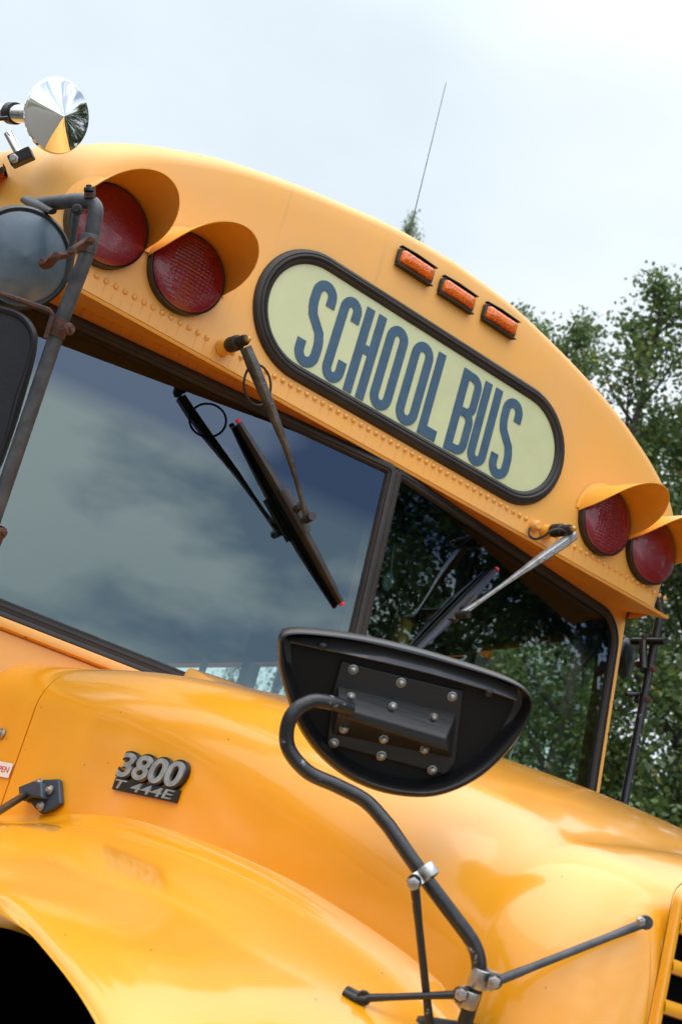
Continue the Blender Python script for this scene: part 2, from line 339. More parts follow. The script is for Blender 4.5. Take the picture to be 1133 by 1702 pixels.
# soffit lip under the cap
mb = MB()
WS_K, WS_I = .16, .085
def wsy(x, z): return .008+WS_K*abs(x)-WS_I*(2.546-z)
xs = [-.932+k*1.864/40 for k in range(41)]
mb.grid([[(x, face_y(x, BZ)+.0, BZ-.001) for x in xs], [(x*.999, face_y(x, BZ)+.004, BZ-.007) for x in xs], [(x*(.998), max(.012+face_y(x, BZ), wsy(x, 2.55)-.030), BZ+.014) for x in xs],
         [(x*.998, max(.015+face_y(x, BZ), wsy(x, 2.55)-.006), BZ+.019) for x in xs], [(x*1.04, wsy(x, 2.55)+.03, BZ+.019) for x in xs]])
part(mb, 'soffit', M['cap'])
# rivets
mb = MB()
def rivet(mb, c, r, ax, h=.55):
    mb.lathe(c, ax, [(r, 0), (r*.92, r*h*.45), (r*.6, r*h*.85), (.0001, r*h)], 10)
k = -44; RV = None
while k <= 43:
    x = .0213*k+.005
    if -.935 < x < .905 and not (-.512 < x < -.482):
        if RV is None:
            rivet(mb, (0, 0, 0), .0058, (0, -1, 0), .85); RV = mb.build('rivet', M['cap']); o = RV
        else: o = RV.copy(); C.objects.link(o)
        o.location = (x, face_y(x, 2.6)-.0005, 2.602); o.parent = cap
    k += 1

# ---- destination sign
sign_c = aty(677, 640, 0); SX0, SX1, SZ0, SZ1 = -.462, .457, 2.6145, 2.9075
def stadium(x0, x1, z0, z1, y, n=24):
    r = (z1-z0)/2; zc = (z0+z1)/2; o = []
    for k in range(n+1): a = -math.pi/2+k*math.pi/n; o.append(Vector((x1-r+r*math.cos(a), y, zc+r*math.sin(a))))
    for k in range(n+1): a = math.pi/2+k*math.pi/n; o.append(Vector((x0+r+r*math.cos(a), y, zc+r*math.sin(a))))
    return o
sign = part(MB().prism(stadium(SX0+.02, SX1-.02, SZ0+.02, SZ1-.02, -.004), (0, .003, 0)), 'destination_sign', M['panel'])
W = .033
prof = [(-W/2, .0), (-W/2, .006), (-W/2+.004, .0105), (-W/2+.009, .0115), (-W/2+.0105, .009), (-W/2+.012, .0115), (-.001, .014), (.003, .013), (.0045, .0105), (.006, .012), (W/2-.005, .010), (W/2-.002, .006), (W/2, .0)]
ring = stadium(SX0+W/2, SX1-W/2, SZ0+W/2, SZ1-W/2, 0)
ring = [p for i, p in enumerate(ring) if (p-ring[i-1]).length > 1e-5]
o = MB().sweep(ring, prof, (0, -1, 0), True).build('rubber_gasket', M['rubber']); o.parent = sign
# letters as flat ribbons
def ribbon(mb, pts, w, y, th=.0012, plane='xz'):
    P2 = [Vector((p[0], p[1], 0)) for p in pts]; n = len(P2); Lf = []; Rt = []
    for i in range(n):
        t1 = (P2[i]-P2[max(0, i-1)]); t2 = (P2[min(n-1, i+1)]-P2[i])
        t1 = (t1 if t1.length > 1e-9 else t2).normalized(); t2 = (t2 if t2.length > 1e-9 else t1).normalized()
        t = (t1+t2).normalized(); nn = Vector((-t.y, t.x, 0)); k = 1/max(.6, t.dot(t1))
        Lf.append(P2[i]+nn*(w/2*k)); Rt.append(P2[i]-nn*(w/2*k))
    top = [[Vector((p.x, y-th, p.y)) for p in Lf], [Vector((p.x, y-th, p.y)) for p in Rt]]
    mb.grid(top, False)
    mb.grid([[Vector((p.x, y-th, p.y)) for p in Lf], [Vector((p.x, y, p.y)) for p in Lf]], False)
    mb.grid([[Vector((p.x, y-th, p.y)) for p in Rt], [Vector((p.x, y, p.y)) for p in Rt]], False)
def arc2(cx, cz, rx, rz, a0, a1, n=14): return [(cx+rx*math.cos(R(a0+(a1-a0)*k/n)), cz+rz*math.sin(R(a0+(a1-a0)*k/n))) for k in range(n+1)]
LZ0, LZ1, LW = 2.651, 2.853, .0225
def letter(mb, ch, x0, x1, y):
    h = LW/2; a, b = x0+h, x1-h; c = (a+b)/2; rx = (b-a)/2; zt, zb = LZ1-h, LZ0+h; rz = rx*1.15; zm = (zt+zb)/2
    if ch == 'O': mb_pts = [(a, zm)]+arc2(c, zt-rz, rx, rz, 180, 0)+arc2(c, zb+rz, rx, rz, 0, -180)+[(a, zm)]; ribbon(mb, mb_pts, LW, y)
    if ch == 'C': ribbon(mb, [(b, LZ1-.052)]+arc2(c, zt-rz, rx, rz, 0, 180)+arc2(c, zb+rz, rx, rz, 180, 360)+[(b, LZ0+.056)], LW, y)
    if ch == 'S':
        ribbon(mb, [(b, LZ1-.052)]+arc2(c, zt-rz, rx, rz, 0, 180)+[(a, zt-.045), (a+.002, zt-.058), (a+rx*.35, zt-.074), (c, zm), (b-rx*.35, zb+.074), (b-.002, zb+.058), (b, zb+.045)]+arc2(c, zb+rz, rx, rz, 0, -180)+[(a, LZ0+.054)], LW, y)
    if ch == 'U': ribbon(mb, [(a, LZ1)]+arc2(c, zb+rz, rx, rz, 180, 360)+[(b, LZ1)], LW, y)
    if ch == 'H':
        ribbon(mb, [(a, LZ0), (a, LZ1)], LW, y); ribbon(mb, [(b, LZ0), (b, LZ1)], LW, y); ribbon(mb, [(a+h, zm+.008), (b-h, zm+.008)], LW*.95, y)
    if ch == 'L':
        ribbon(mb, [(a, LZ0), (a, LZ1)], LW, y); ribbon(mb, [(a+h, LZ0+.013), (x1, LZ0+.013)], .026, y)
    if ch == 'B':
        ribbon(mb, [(a, LZ0), (a, LZ1)], LW, y)
        for qq, (za, zz) in enumerate(((zm+.002, zt), (zb, zm+.002))):
            y -= .00015; r = min(rx*1.0, (zz-za)/2); ribbon(mb, [(a+h, zz), (b-r, zz)]+arc2(b-r, zz-r, r, r, 90, 0, 8)+arc2(b-r, za+r, r, r, 0, -90, 8)+[(a+h, za)], LW*.92, y-.0001)
mb = MB()
for ch, a, b in (('S', -.336, -.272), ('C', -.260, -.203), ('H', -.195, -.138), ('O', -.127, -.067), ('O', -.052, .010), ('L', .019, .072), ('B', .099, .163), ('U', .167, .224), ('S', .235, .298)):
    letter(mb, ch, a, b, -.0045)
o = mb.build('lettering', M['navy'], auto=True); o.parent = sign; o['label'] = 'tall navy letters reading SCHOOL BUS'

# ---- amber marker lamps
def marker(c, ux, n, lab=None):
    ux = Vector(ux).normalized(); n = Vector(n).normalized(); v = n.cross(ux).normalized()
    if v.z < 0: v = -v
    c = Vector(c); hw, hh = .052, .0205
    def rr(w, h, d, r, k=5):
        o = []
        for sx, sz, a0 in ((1, 1, 0), (-1, 1, 90), (-1, -1, 180), (1, -1, 270)):
            for j in range(k+1):
                a = R(a0+90*j/k); o.append(c+ux*(sx*(w-r)+r*math.cos(a))+v*(sz*(h-r)+r*math.sin(a))+n*d)
        return o
    mb = MB(); mb.grid([rr(hw, hh, -.004, .008), rr(hw, hh, .010, .008), rr(hw-.004, hh-.004, .011, .006), rr(hw-.004, hh-.004, .004, .006)], True, True)
    for s in (1, -1):       # bracket lips above and below that stand out past the lens
        t0 = c+v*(s*(hh+.001)); mb.prism([t0-ux*hw+n*0, t0+ux*hw*.98+n*0, t0+ux*hw*1.05+n*.015, t0-ux*(hw*.2)+n*.017, t0-ux*hw+n*.012], v*(s*.0025))
    m0 = part(mb, 'marker_lamp', M['black'], .0008)
    le = MB(); le.grid([rr(hw-.004, hh-.004, .003, .006), rr(hw-.005, hh-.005, .012, .006), rr(hw-.008, hh-.008, .019, .005), rr(hw-.012, hh-.012, .023, .004), rr(hw-.03, hh-.0172, .0240, .0005)], True, True)
    q = rr(hw-.03, hh-.0172, .0240, .0005); le.add(q, [tuple(range(len(q)))], True)
    o = le.build('lens', M['amber']); o.parent = m0; o.matrix_parent_inverse = Matrix.Identity(4)
    # ux is lateral
    for s in (-.55, .55):
        sc_ = MB(); rivet(sc_, c+ux*(s*hw)+n*.0225, .0028, n)
        o = sc_.build('screw', M['bolt']); o.parent = m0
    if lab: m0['label'] = lab
    return m0
for px, py in ((694, 441), (763, 489), (834, 532)):
    p = aty(px, py, -.015); marker((p.x, face_y(p.x, p.z)-.002, p.z), (1, 0, 0), (0, -1, 0))
p = aty(-2, 320, .22); marker((p.x-.0, .20, p.z), (.55, .83, 0), (-.8, -.6, .1))

# ---- red warning lights with visors
def warning(xc, zc, ribs, lab):
    r = .0825; y0 = face_y(xc, zc)-.002; c = Vector((xc, y0, zc)); n = Vector((0, -1, 0))
    body = part(MB().lathe(c, n, [(r+.001, -.01), (r+.001, .012), (r+.0015, .016), (r-.001, .018), (r-.004, .016), (r-.004, .006)], 56), 'warning_light', M['black'], label=lab)
    rows = []
    NR = 40
    for i in range(NR+1):
        q = i/NR; rad = (r-.003)*q; row = []
        for k in range(96):
            a = k*2*math.pi/96; x, z = rad*math.cos(a), rad*math.sin(a)
            d = .014+.022*math.sqrt(max(0, 1-q*q*.96))
            if ribs and abs(x) < .052 and q < .9:
                env = 1 if abs(x) < .047 else (.052-abs(x))/.005
                d += .0012*env*math.sin(z*2*math.pi/.0078)+.0005*env*math.sin(x*2*math.pi/.0095)
            row.append(c+Vector((x, -d, z)))
        rows.append(row)
    o = MB().grid(rows, True, True).build('lens', M['red']); o.parent = body
    if not ribs: 
        pass
    # visor: sleeve round the upper half, longest at the top
    ri = r+.0025; Lm = .192 if xc < 0 else .165; droop = .15 if xc < 0 else .02; rows_o = []; rows_i = []
    NT, NL = 44, 12
    for j in range(NL+1):
        ro, ii = [], []
        for i in range(NT+1):
            th = R(-3)+R(186)*i/NT; s = max(0, math.sin(min(max(th, 0), math.pi)))
            Lh = .006+Lm*(s**.54) if 0 <= th <= math.pi else .006
            y = .0-Lh*j/NL; fl = 1-.05*(j/NL)*s
            ro.append(c+Vector(((ri+.0016)*math.cos(th)*fl, y, (ri+.0016)*math.sin(th)*fl+droop*y))); ii.append(c+Vector((ri*math.cos(th)*fl, y, ri*math.sin(th)*fl+droop*y)))
        rows_o.append(ro); rows_i.append(ii)
    mb = MB().grid(rows_o).grid(rows_i).grid([rows_o[-1], rows_i[-1]]).grid([[a[0] for a in rows_o], [a[0] for a in rows_i]]).grid([[a[-1] for a in rows_o], [a[-1] for a in rows_i]])
    mb.grid([[c+Vector(((ri+.012)*math.cos(R(180*i/40)), -.001, (ri+.012)*math.sin(R(180*i/40)))) for i in range(41)], [c+Vector((ri*math.cos(R(180*i/40)), -.0035, ri*math.sin(R(180*i/40)))) for i in range(41)]])
    o = mb.build('visor', M['visor'], auto=True); o.parent = body
warning(-.617, 2.697, True, 'ribbed red warning light next to the sign on the near side')
warning(-.801, 2.700, False, 'smooth red warning light behind the near mirror pole')
warning(.628, 2.695, True, 'ribbed red warning light next to the sign on the far side')
warning(.806, 2.690, False, 'smooth red warning light at the far roof corner')

# ---- windshield: two flat panes meeting in a V, set in a front wall
def wp(s, z, sg, off=0):         # s outward from the centre, off proud of the pane
    nn = Vector((-sg*WS_K, 1, -WS_I)).normalized()
    return Vector((sg*s, wsy(s, z), z))-nn*off
def ring_pts(sg, s0, s1, z0l, z0r, z1, rt, rb, off, n=8):    # loop inner-bottom, outer-bottom, outer-top, inner-top
    o = []
    def cor(cx, cz, r, a0):
        return [wp(cx+r*math.cos(R(a0+90*k/n)), cz+r*math.sin(R(a0+90*k/n)), sg, off) for k in range(n+1)]
    q = .012
    o += cor(s0+q, z0l+q, q, 180); o += cor(s1-rb, z0r+rb, rb, 270); o += cor(s1-rt, z1-rt, rt, 0); o += cor(s0+q, z1-q, q, 90)
    return o
SI = .007
for sg in (-1, 1):
    hole = ring_pts(sg, SI, .905, 1.948, 1.966, 2.549, .075, .06, 0)
    pane = MB().add(hole, [tuple(range(len(hole)))], False)
    o = part(pane, 'windshield_pane', M['glass'], label='near windshield pane reflecting cloudy sky' if sg < 0 else 'far windshield pane reflecting dark trees')
    G = .026
    prof = [(-G/2, -.006), (-G/2, .005), (-G/2+.004, .010), (-G/2+.011, .011), (-G/2+.013, .0085), (-.002, .0125), (.004, .012), (.006, .008), (G/2-.004, .0085), (G/2, .003), (G/2, -.006)]
    nn = Vector((sg*WS_K, -1, WS_I)).normalized()
    loop = ring_pts(sg, SI, .905, 1.948, 1.966, 2.549, .075, .06, 0)
    loop = [p for i, p in enumerate(loop) if (p-loop[i-1]).length > 1e-5]
    g2 = MB().sweep(loop, prof, nn, True).build('gasket', M['rubber']); g2.parent = o
    # front wall round the pane: outer frame
    outer = ring_pts(sg, .0, .945, 1.20, 1.20, 2.592, .012, .012, -.004); inner = ring_pts(sg, SI, .905, 1.948, 1.966, 2.549, .075, .06, -.004)
    mb = MB().grid([outer, inner], True, True)
    back = [p+Vector((0, .05, 0)) for p in inner]; mb.grid([inner, back], True, True)
    # pillar side turning back
    side = [wp(.945, z, sg, -.004) for z in (1.2, 1.6, 2.0, 2.3, 2.592)]
    mb.grid([side, [p+Vector((sg*.012, .012, 0)) for p in side], [p+Vector((sg*.03, .06, 0)) for p in side]])
    for zz in ((1.2, 1.95), (2.555, 2.6)):
        mb.grid([[Vector((sg*(.975+.16*t), .22+.75*t, z)) for t in (0, .5, 1)] for z in zz], False)
    mb.grid([[p+nn*.006 for p in ring_pts(sg, .0, .945, 1.20, 1.20, 1.2+.001, .0001, .0001, 0)]], False) if False else None
    part(mb, 'front_wall', M['cap'], auto=True)
# small strip ledges under the windshield, near side and far side
for sg in (-1, 1):
    mb = MB()
    pr = [(0, .0), (0, .014), (.010, .018), (.017, .016), (.019, .0), ]
    a = [wp(s, 1.928+.0195*s, sg, 0) for s in (.0, .3, .6, .945)]
    nn = Vector((sg*WS_K, -1, WS_I)).normalized()
    mb.grid([[p+nn*b-Vector((0, 0, c_)) for p in a] for c_, b in pr])
    mb.grid([[p+nn*b-Vector((0, 0, c_+.022)) for p in a] for c_, b in [(0, .0), (0, .004), (.004, .0045), (.2, .0045)]])
    part(mb, 'windshield_ledge', M['cap'], auto=True)
    mb = MB().grid([[p+nn*b+Vector((0, 0, c_)) for p in a] for c_, b in [(-.001, 0), (-.001, .008), (.003, .011), (.010, .010), (.014, .006), (.014, 0)]])
    part(mb, 'lower_seal', M['rubber'])

# ---- body sides, floor, tail, interior
def hwid(y): return .932*flare(y)*1.045
for sg in (-1, 1):
    mb = MB()
    ys = [.95+.0, 1.2, 1.6, 2.4, 4, 6, 8, 9.5]
    def wallstrip(z0, z1, th=0): mb.grid([[(sg*(hwid(y)-th), y, z0) for y in ys], [(sg*(hwid(y)-th), y, z1) for y in ys]], False)
    wallstrip(.75, 1.95); wallstrip(2.555, 2.62)
    part(mb, 'side_wall', M['paint'], auto=True)
    mb = MB(); wallstrip(1.2, 1.95, .055); wallstrip(2.555, 2.60, .055); part(mb, 'inner_lining', M['trim'], auto=True)
    y = 1.0
    while y < 9.5:
        mb = MB().box((sg*(hwid(y)-.025), y, 2.255), (.05, .06, .61)); part(mb, 'window_post', M['trim'])
        mb = MB().add([(sg*(hwid(y)-.03), y+.035, 1.95), (sg*(hwid(y+.7)-.03), y+.665, 1.95), (sg*(hwid(y+.7)-.03), y+.665, 2.56), (sg*(hwid(y)-.03), y+.035, 2.56)], [(0, 1, 2, 3)], False)
        o = part(mb, 'side_window', M['sideglass'])
        q = MB().box((sg*(hwid(y+.35)-.032), y+.35, 2.23), (.02, .64, .025)); o2 = q.build('sash', M['trim']); o2.parent = o
        y += .7
mb = MB().box((0, 5.2, 1.18), (2.2, 8.6, .04)); part(mb, 'floor', M['dark'])
mb = MB(); mb.box((0, 9.5, 1.5), (2.36, .05, 1.5)); mb.box((0, 9.5, 2.85), (2.2, .05, .68)); mb.box((-1.0, 9.5, 2.38), (.35, .05, .28)); mb.box((1.0, 9.5, 2.38), (.35, .05, .28)); part(mb, 'rear_wall', M['paint'])
rows = []
for yy in (.3, .6, 1, 2, 5, 9.4): rows.append([(x*(flare(yy))*.94, yy, 2.555+(z-BZ)*.84) for x, z in OUT])
part(MB().grid(rows), 'headliner', M['ceil'])
part(MB().add([(-.9, .2, 2.56), (.9, .2, 2.56), (.8, .33, 2.9), (-.8, .33, 2.9)], [(0, 1, 2, 3)], False), 'header_panel', M['ceil'])
# dashboard
mb = MB().grid([[(x, wsy(x, 1.95)+.01, 1.925) for x in (-.9, -.45, 0, .45, .9)], [(x, .25, 1.93) for x in (-.9, -.45, 0, .45, .9)], [(x, .42, 1.88) for x in (-.9, -.45, 0, .45, .9)], [(x, .50, 1.75) for x in (-.9, -.45, 0, .45, .9)], [(x, .48, 1.2) for x in (-.9, -.45, 0, .45, .9)]])
part(mb, 'dashboard', M['trim'])
# steering wheel
mb = MB(); cw = Vector((.5, .62, 1.92)); ax = Vector((0, -.45, -.9)).normalized(); a = Vector((1, 0, 0)); b = ax.cross(a)
loop = [cw+a*(.22*math.cos(k*2*math.pi/40))+b*(.22*math.sin(k*2*math.pi/40)) for k in range(41)]
mb.tube(loop, .014, 10, False)
for k in (30, 150, 270): mb.tube([cw, cw+a*(.22*math.cos(R(k)))+b*(.22*math.sin(R(k)))], .010, 8)
mb.tube([cw, cw+ax*.35], .03, 10); part(mb, 'steering_wheel', M['black'])
# seats
def seat(x, y, w=.8, first=False):
    mb = MB()
    prof = []
    for k in range(17):
        a = math.pi*k/16; prof.append((w/2-.09+.09*math.cos(a) if k < 8 else -w/2+.09+.09*math.cos(a) if k > 8 else 0, 2.0+.09*math.sin(a)))
    pts = [(w/2, 1.45)]+[(p[0], p[1]) for p in prof]+[(-w/2, 1.45)]
    mb.prism([(x+p[0], y, p[1]) for p in pts], (0, .09, 0)); 
    s = part(mb, 'bench_seat_back', M['seat'], .02)
    q = MB().box((x, y-.24, 1.48), (w, .42, .12)).build('cushion', M['seat'], None, .02); q.parent = s
for k in range(8):
    yy = 1.9+k*.85
    for x in (-.68, .68): seat(x, yy)
s = seat(.5, 1.15, .5)
# interior mirror seen through the far pane, and a yellow-padded stanchion
p = pl(645, 966, (-.16, 1, -.125), wp(.02, 2.3, 1, -.02))
mb = MB().lathe(p, (0, -1, .1), [(.0001, .006), (.012, .006), (.015, 0), (.0001, -.004)], 28)
me = MB()
rr_ = []
for q in (0, .6, .92, 1.0):
    rr_.append([p+X*(.0145*q*math.cos(k*math.pi/16))+Z*(.023*q*math.sin(k*math.pi/16))+Y*(.003 if q == 1 else 0) for k in range(32)])
me.grid(rr_, True, True); q = pl(655, 903, (-.16, 1, -.125), wp(.05, 2.4, 1, -.02)); me.tube([p+Z*.02, lerp(p, q, .7), q], .0026, 8)
part(me, 'interior_mirror', mat('grey_green_mirror_back', (.16, .25, .22), .5, var=.2, vscale=60))
p = atd(665, 1062, 3.35); me = MB().box(p, (.035, .03, .10)); part(me, 'grab_pad', mat('yellow_pad', (.55, .32, .02), .6), .008)
p2 = atd(655, 1062, 3.4); part(MB().tube([(p2.x, p2.y, 1.2), (p2.x, p2.y, 2.5)], .014, 10), 'stanchion', M['trim'])

fc = atd(367, 1045, 3.12); mb = MB()
mb.lathe(fc, (-.3, -.9, -.1), [(.0001, .012), (.03, .014), (.066, .010), (.072, 0), (.066, -.012), (.0001, -.016)], 36); mb.tube([fc-Z*.06+Y*.02, fc-Z*.17+Y*.03], .008, 8)
part(mb, 'cab_fan', M['trim'])
# ---- hood
YS = [.30, .1, -.13, -.35, -.545, -.8, -.96, -1.08, -1.16]
def hs(y): return smooth_interp(y, [-1.35, -1.0, -.6, -.13, .1, .4], [.545, .580, .625, .667, .70, .76])
def zt(y): return smooth_interp(y, [-1.3, -1.16, -1.08, -.96, -.8, -.545, -.35, -.13, .1, .4], [1.735, 1.785, 1.812, 1.845, 1.882, 1.925, 1.942, 1.943, 1.945, 1.95])
def rc(y): return smooth_interp(y, [-1.3, -.9, -.5, -.13, .4], [.17, .15, .12, .10, .10])
def crown(y): return interp(y, [-1.3, -.13], [.045, .055])
def section(y, inset=0, drop=0, zbase=1.18, grow=0):
    h = hs(y)-inset+grow; top = zt(y)-drop+grow; r_ = rc(y); cw_ = crown(y); o = []
    zc = top-cw_-r_
    for k in range(8): o.append((-h, zbase+(zc-zbase)*k/8))
    for k in range(13): a = R(180-82*k/12); o.append((-h+r_+r_*math.cos(a), zc+r_*math.sin(a)))
    x0, z0 = o[-1]
    for k in range(1, 13):
        x = x0*(1-k/12); t = x/x0; o.append((x, z0+(top-z0)*(1-t*t)))
    return [Vector((x, y, z)) for x, z in o]+[Vector((-x, y, z)) for x, z in o[::-1][1:]]
rows = [section(y) for y in [-.13-.02*0]+[-.13-(1.17-.13)*k/30 for k in range(1, 31)]]
RR, RZ = .15, .045
for k in range(1, 13):
    ph = R(90*k/12); y = -1.17-RR*math.sin(ph); s = section(-1.17-.06*k/12, RR*(1-math.cos(ph)), RZ*(1-math.cos(ph))); rows.append([Vector((p.x, y, p.z)) for p in s])
FY = rows[-1][0].y
mb = MB().grid(rows)
mb.add(rows[-1], [tuple(range(len(rows[-1])))], True)
rim = [section(-.13, .012, .010)]; mb.grid([rows[0], [Vector((p.x*.985, p.y+.002, p.z-.008)) for p in rows[0]], [Vector((p.x*.98, p.y+.03, p.z-.012)) for p in rows[0]]])
hood = part(mb, 'hood', M['paint'])
# cowl behind the seam
rows = [section(y, grow=-.001) for y in (-.124, -.10, -.06, 0, .06, .12, .18, .25)]
rows = [[Vector((p.x*.985, p.y+.004, p.z-.01)) for p in rows[0]]]+rows
part(MB().grid(rows), 'cowl', M['paint'])
mb = MB()          # raised middle of the cowl in front of the windshield
rows = []
for y, dz in ((-.128, -.012), (-.126, .004), (-.118, .010), (-.09, .022), (-.05, .036), (-.02, .044), (.01, .05)):
    row = []
    for k in range(41):
        x = -.37+.74*k/40; e_ = min(1, (.37-abs(x))/.03); 
        row.append(Vector((x, y, 1.943-.045*(x/.6)**2+dz*e_-.02*(1-e_))))
    rows.append(row)
part(MB().grid(rows), 'cowl_vent_panel', M['paint'])

# ---- fender
def xo(y):
    return .938-(.95*(max(0, -1.24-y))**2)
def zf(y): return smooth_interp(y, [-1.6, -1.45, -1.3, -1.18, -1.05, -.84, -.54, -.33, 0, .3], [1.22, 1.33, 1.435, 1.50, 1.542, 1.585, 1.612, 1.600, 1.55, 1.45])
AY, AZ, AR = -.94, .731, .74
def arch(y):
    d = AR*AR-(y-AY)**2; return AZ+math.sqrt(d) if abs(y-AY) < .52 else max(.78, AZ+math.sqrt(max(0, AR*AR-.52**2))-(abs(y-AY)-.52)*9)
rows = []
ny = 120
for i in range(ny+1):
    y = .30-(1.88)*i/ny
    h_ = (hs(y) if y > -1.17 else max(.25, hs(-1.2)-.9*(-1.17-y)**1.5))
    f_ = zf(y); X1 = max(h_+.06, xo(y)); row = []
    for k in range(6): t = k/5; row.append((-(h_-.004+.05*(1-math.cos(t*math.pi/2))), f_+.045*(1-math.sin(t*math.pi/2))))
    x0 = -row[-1][0]; h = .088; z0 = row[-1][1]
    for k in range(1, 17):
        th = math.pi/2*k/16; e1 = math.sin(th)**.92; row.append((-(x0+(X1-x0)*e1), z0-.058*math.sin(th)-(h-.058)*(1-math.cos(th))**1.15))
    zlow = max(arch(y), .78); ztop = row[-1][1]; zlow = min(zlow, ztop-.001)
    for k in range(1, 17):
        t = k/16; row.append((-(X1+.004*math.sin(t*math.pi)), ztop+(zlow-ztop)*t))
    # raised flange round the wheel opening
    for k in range(len(row)):
        x_, z_ = row[k]
        if k > 12:
            rho = math.hypot(y-AY, z_-AZ)-AR
            if rho < .055: q = max(0, min(1, (.055-rho)/.03)); q = q*q*(3-2*q); row[k] = (x_-.013*q, z_)
    xe = -row[-1][0]
    row.append((-(xe-.004), zlow-.003)); row.append((-(xe-.03), zlow+.004 if zlow > .8 else zlow)); row.append((-(xe-.05), zlow+.01 if zlow > .8 else zlow))
    rows.append([Vector((x, y, z)) for x, z in row])
for sg in (-1, 1):
    rs = [[Vector((-sg*p.x, p.y, p.z)) for p in r] for r in rows]
    fo = part(MB().grid(rs), 'fender', M['paint'])
    if sg < 0:
        from mathutils.bvhtree import BVHTree
        BV = BVHTree.FromPolygons([v.co.copy() for v in fo.data.vertices], [tuple(p.vertices) for p in fo.data.polygons])
        def onfender(px, py): return BV.ray_cast(CAM, ray(px, py).normalized())[0]
    # liner and wheel
    mb = MB()
    ar = [(AY+.52*k_/8, arch(AY+.52*k_/8)+.006) for k_ in range(-8, 9)]; ar = [(AY-.56, .6)]+ar+[(AY+.56, .6)]
    mb.grid([[(sg*(xo(y_)-.040), y_, z_) for y_, z_ in ar], [(sg*.70, y_, z_) for y_, z_ in ar]])
    mb.add([(sg*.70, -1.40, .78), (sg*.70, -.2, .6), (sg*.70, -.2, 1.475), (sg*.70, -1.25, 1.46), (sg*.70, -1.40, 1.30)], [(0, 1, 2, 3, 4)], False)
    part(mb, 'wheel_arch_liner', M['void'], auto=True)
for wx, wy in ((-.80, AY), (.80, AY), (-.95, 6.6), (.95, 6.6)):
    w_ = part(MB().lathe((wx-.13*(1 if wx > 0 else -1)*0-.13, wy, GZ+.50), X, [(.30, 0), (.42, .0), (.485, .02), (.5, .05), (.5, .21), (.485, .24), (.42, .26), (.30, .26)], 48), 'wheel', M['tyre'])
    q = MB().lathe((wx-.11, wy, GZ+.50), X, [(.30, 0), (.27, .03), (.12, .04), (.10, -.02 if wx < 0 else .05), (.0001, -.02 if wx < 0 else .05)], 40).lathe((wx-.11, wy, GZ+.50), X, [(.30, .22), (.27, .19), (.12, .19), (.0001, .2)], 40)
    q = q.build('rim', mat('rim_paint', (.02, .02, .02), .5)); q.parent = w_

# ---- grille
gy = FY-.001
gr = MB()
gx, gt, gb = .417, 1.702, 1.20
def rrect(x0, x1, z0, z1, r, y, n=6):
    o = []
    for cx, cz, a0 in ((x1-r, z1-r, 0), (x0+r, z1-r, 90), (x0+r, z0+r, 180), (x1-r, z0+r, 270)):
        for k in range(n+1): a = R(a0+90*k/n); o.append(Vector((cx+r*math.cos(a), y, cz+r*math.sin(a))))
    return o
gr.grid([rrect(-gx, gx, gb, gt, .02, gy+.004), rrect(-gx+.0005, gx-.0005, gb+.001, gt-.0005, .02, gy-.004), rrect(-gx+.002, gx-.002, gb+.004, gt-.002, .018, gy-.006), rrect(-gx+.007, gx-.007, gb+.02, gt-.009, .008, gy-.006), rrect(-gx+.009, gx-.009, gb+.022, gt-.011, .008, gy-.0015)], True, True)
grille = part(gr, 'grille', M['paint'])
o = MB().add(rrect(-gx+.01, gx-.01, gb+.01, gt-.01, .01, gy-.001), [tuple(range(28))], False).build('opening_shade', M['void']); o.parent = grille  # flat black sheet stands in for the shaded depth of the openings
for k in range(11):
    z = gt-.042-.0415*k
    prof = [(gy-.0015, z+.008), (gy-.006, z+.007), (gy-.008, z+.002), (gy-.008, z-.004), (gy-.006, z-.007), (gy-.0015, z-.008)]
    o = MB().grid([[(-gx+.006, a, b) for a, b in prof], [(gx-.006, a, b) for a, b in prof]]).build('slat', M['paint']); o.parent = grille
# thin groove round the grille panel
o = MB().sweep(rrect(-gx-.006, gx+.006, gb-.006, gt+.006, .024, gy+.0005), [(-.0008, 0), (.0008, .0005)], (0, -1, 0), True).build('panel_seam', M['dark']); o.parent = grille

# ---- badge on the hood side
def hside(px, py, off=0):        # pixel -> the near side face of the hood
    p = atx(px, py, -.63)
    for _ in range(12): p = atx(px, py, -hs(p.y)-off)
    return p
def text_mesh(body, size, extrude, offset=0, spacing=1.0, shear=0):
    cu = bpy.data.curves.new('t', 'FONT'); cu.body = body; cu.size = size; cu.extrude = extrude; cu.offset = offset; cu.space_character = spacing; cu.shear = shear; cu.resolution_u = 6
    o = bpy.data.objects.new('t', cu); C.objects.link(o); bpy.context.view_layer.update()
    me = bpy.data.meshes.new_from_object(o.evaluated_get(bpy.context.evaluated_depsgraph_get())); bpy.data.objects.remove(o)
    return me
def place_text(me, name, m, parent, A, ex, ez, n, w, h, off):
    # fit the mesh into the box with lower left corner A, width w along ex, height h along ez
    xs_ = [v.co.x for v in me.vertices]; ys_ = [v.co.y for v in me.vertices]; zs_ = [v.co.z for v in me.vertices]
    x0, x1, y0, y1, z0 = min(xs_), max(xs_), min(ys_), max(ys_), min(zs_)
    for v in me.vertices:
        c = v.co; v.co = A+ex*((c.x-x0)/(x1-x0)*w)+ez*((c.y-y0)/(y1-y0)*h)+n*(off+(c.z-z0))
    me.name = name; o = link(name, me, m); o.parent = parent; return o
B0 = hside(190, 1313); B1 = hside(296, 1336); B2 = hside(188, 1291); B3 = hside(207, 1292); B4 = hside(309, 1291); B5 = hside(212, 1250)
ex = (B1-B0).normalized(); ez = Vector((0, 0, 1)); ez = (ez-ex*ez.dot(ex)).normalized(); nb = ex.cross(ez).normalized()
if nb.x > 0: nb = -nb
bw = (B1-B0).length; bh = (B2-B0).dot(ez)
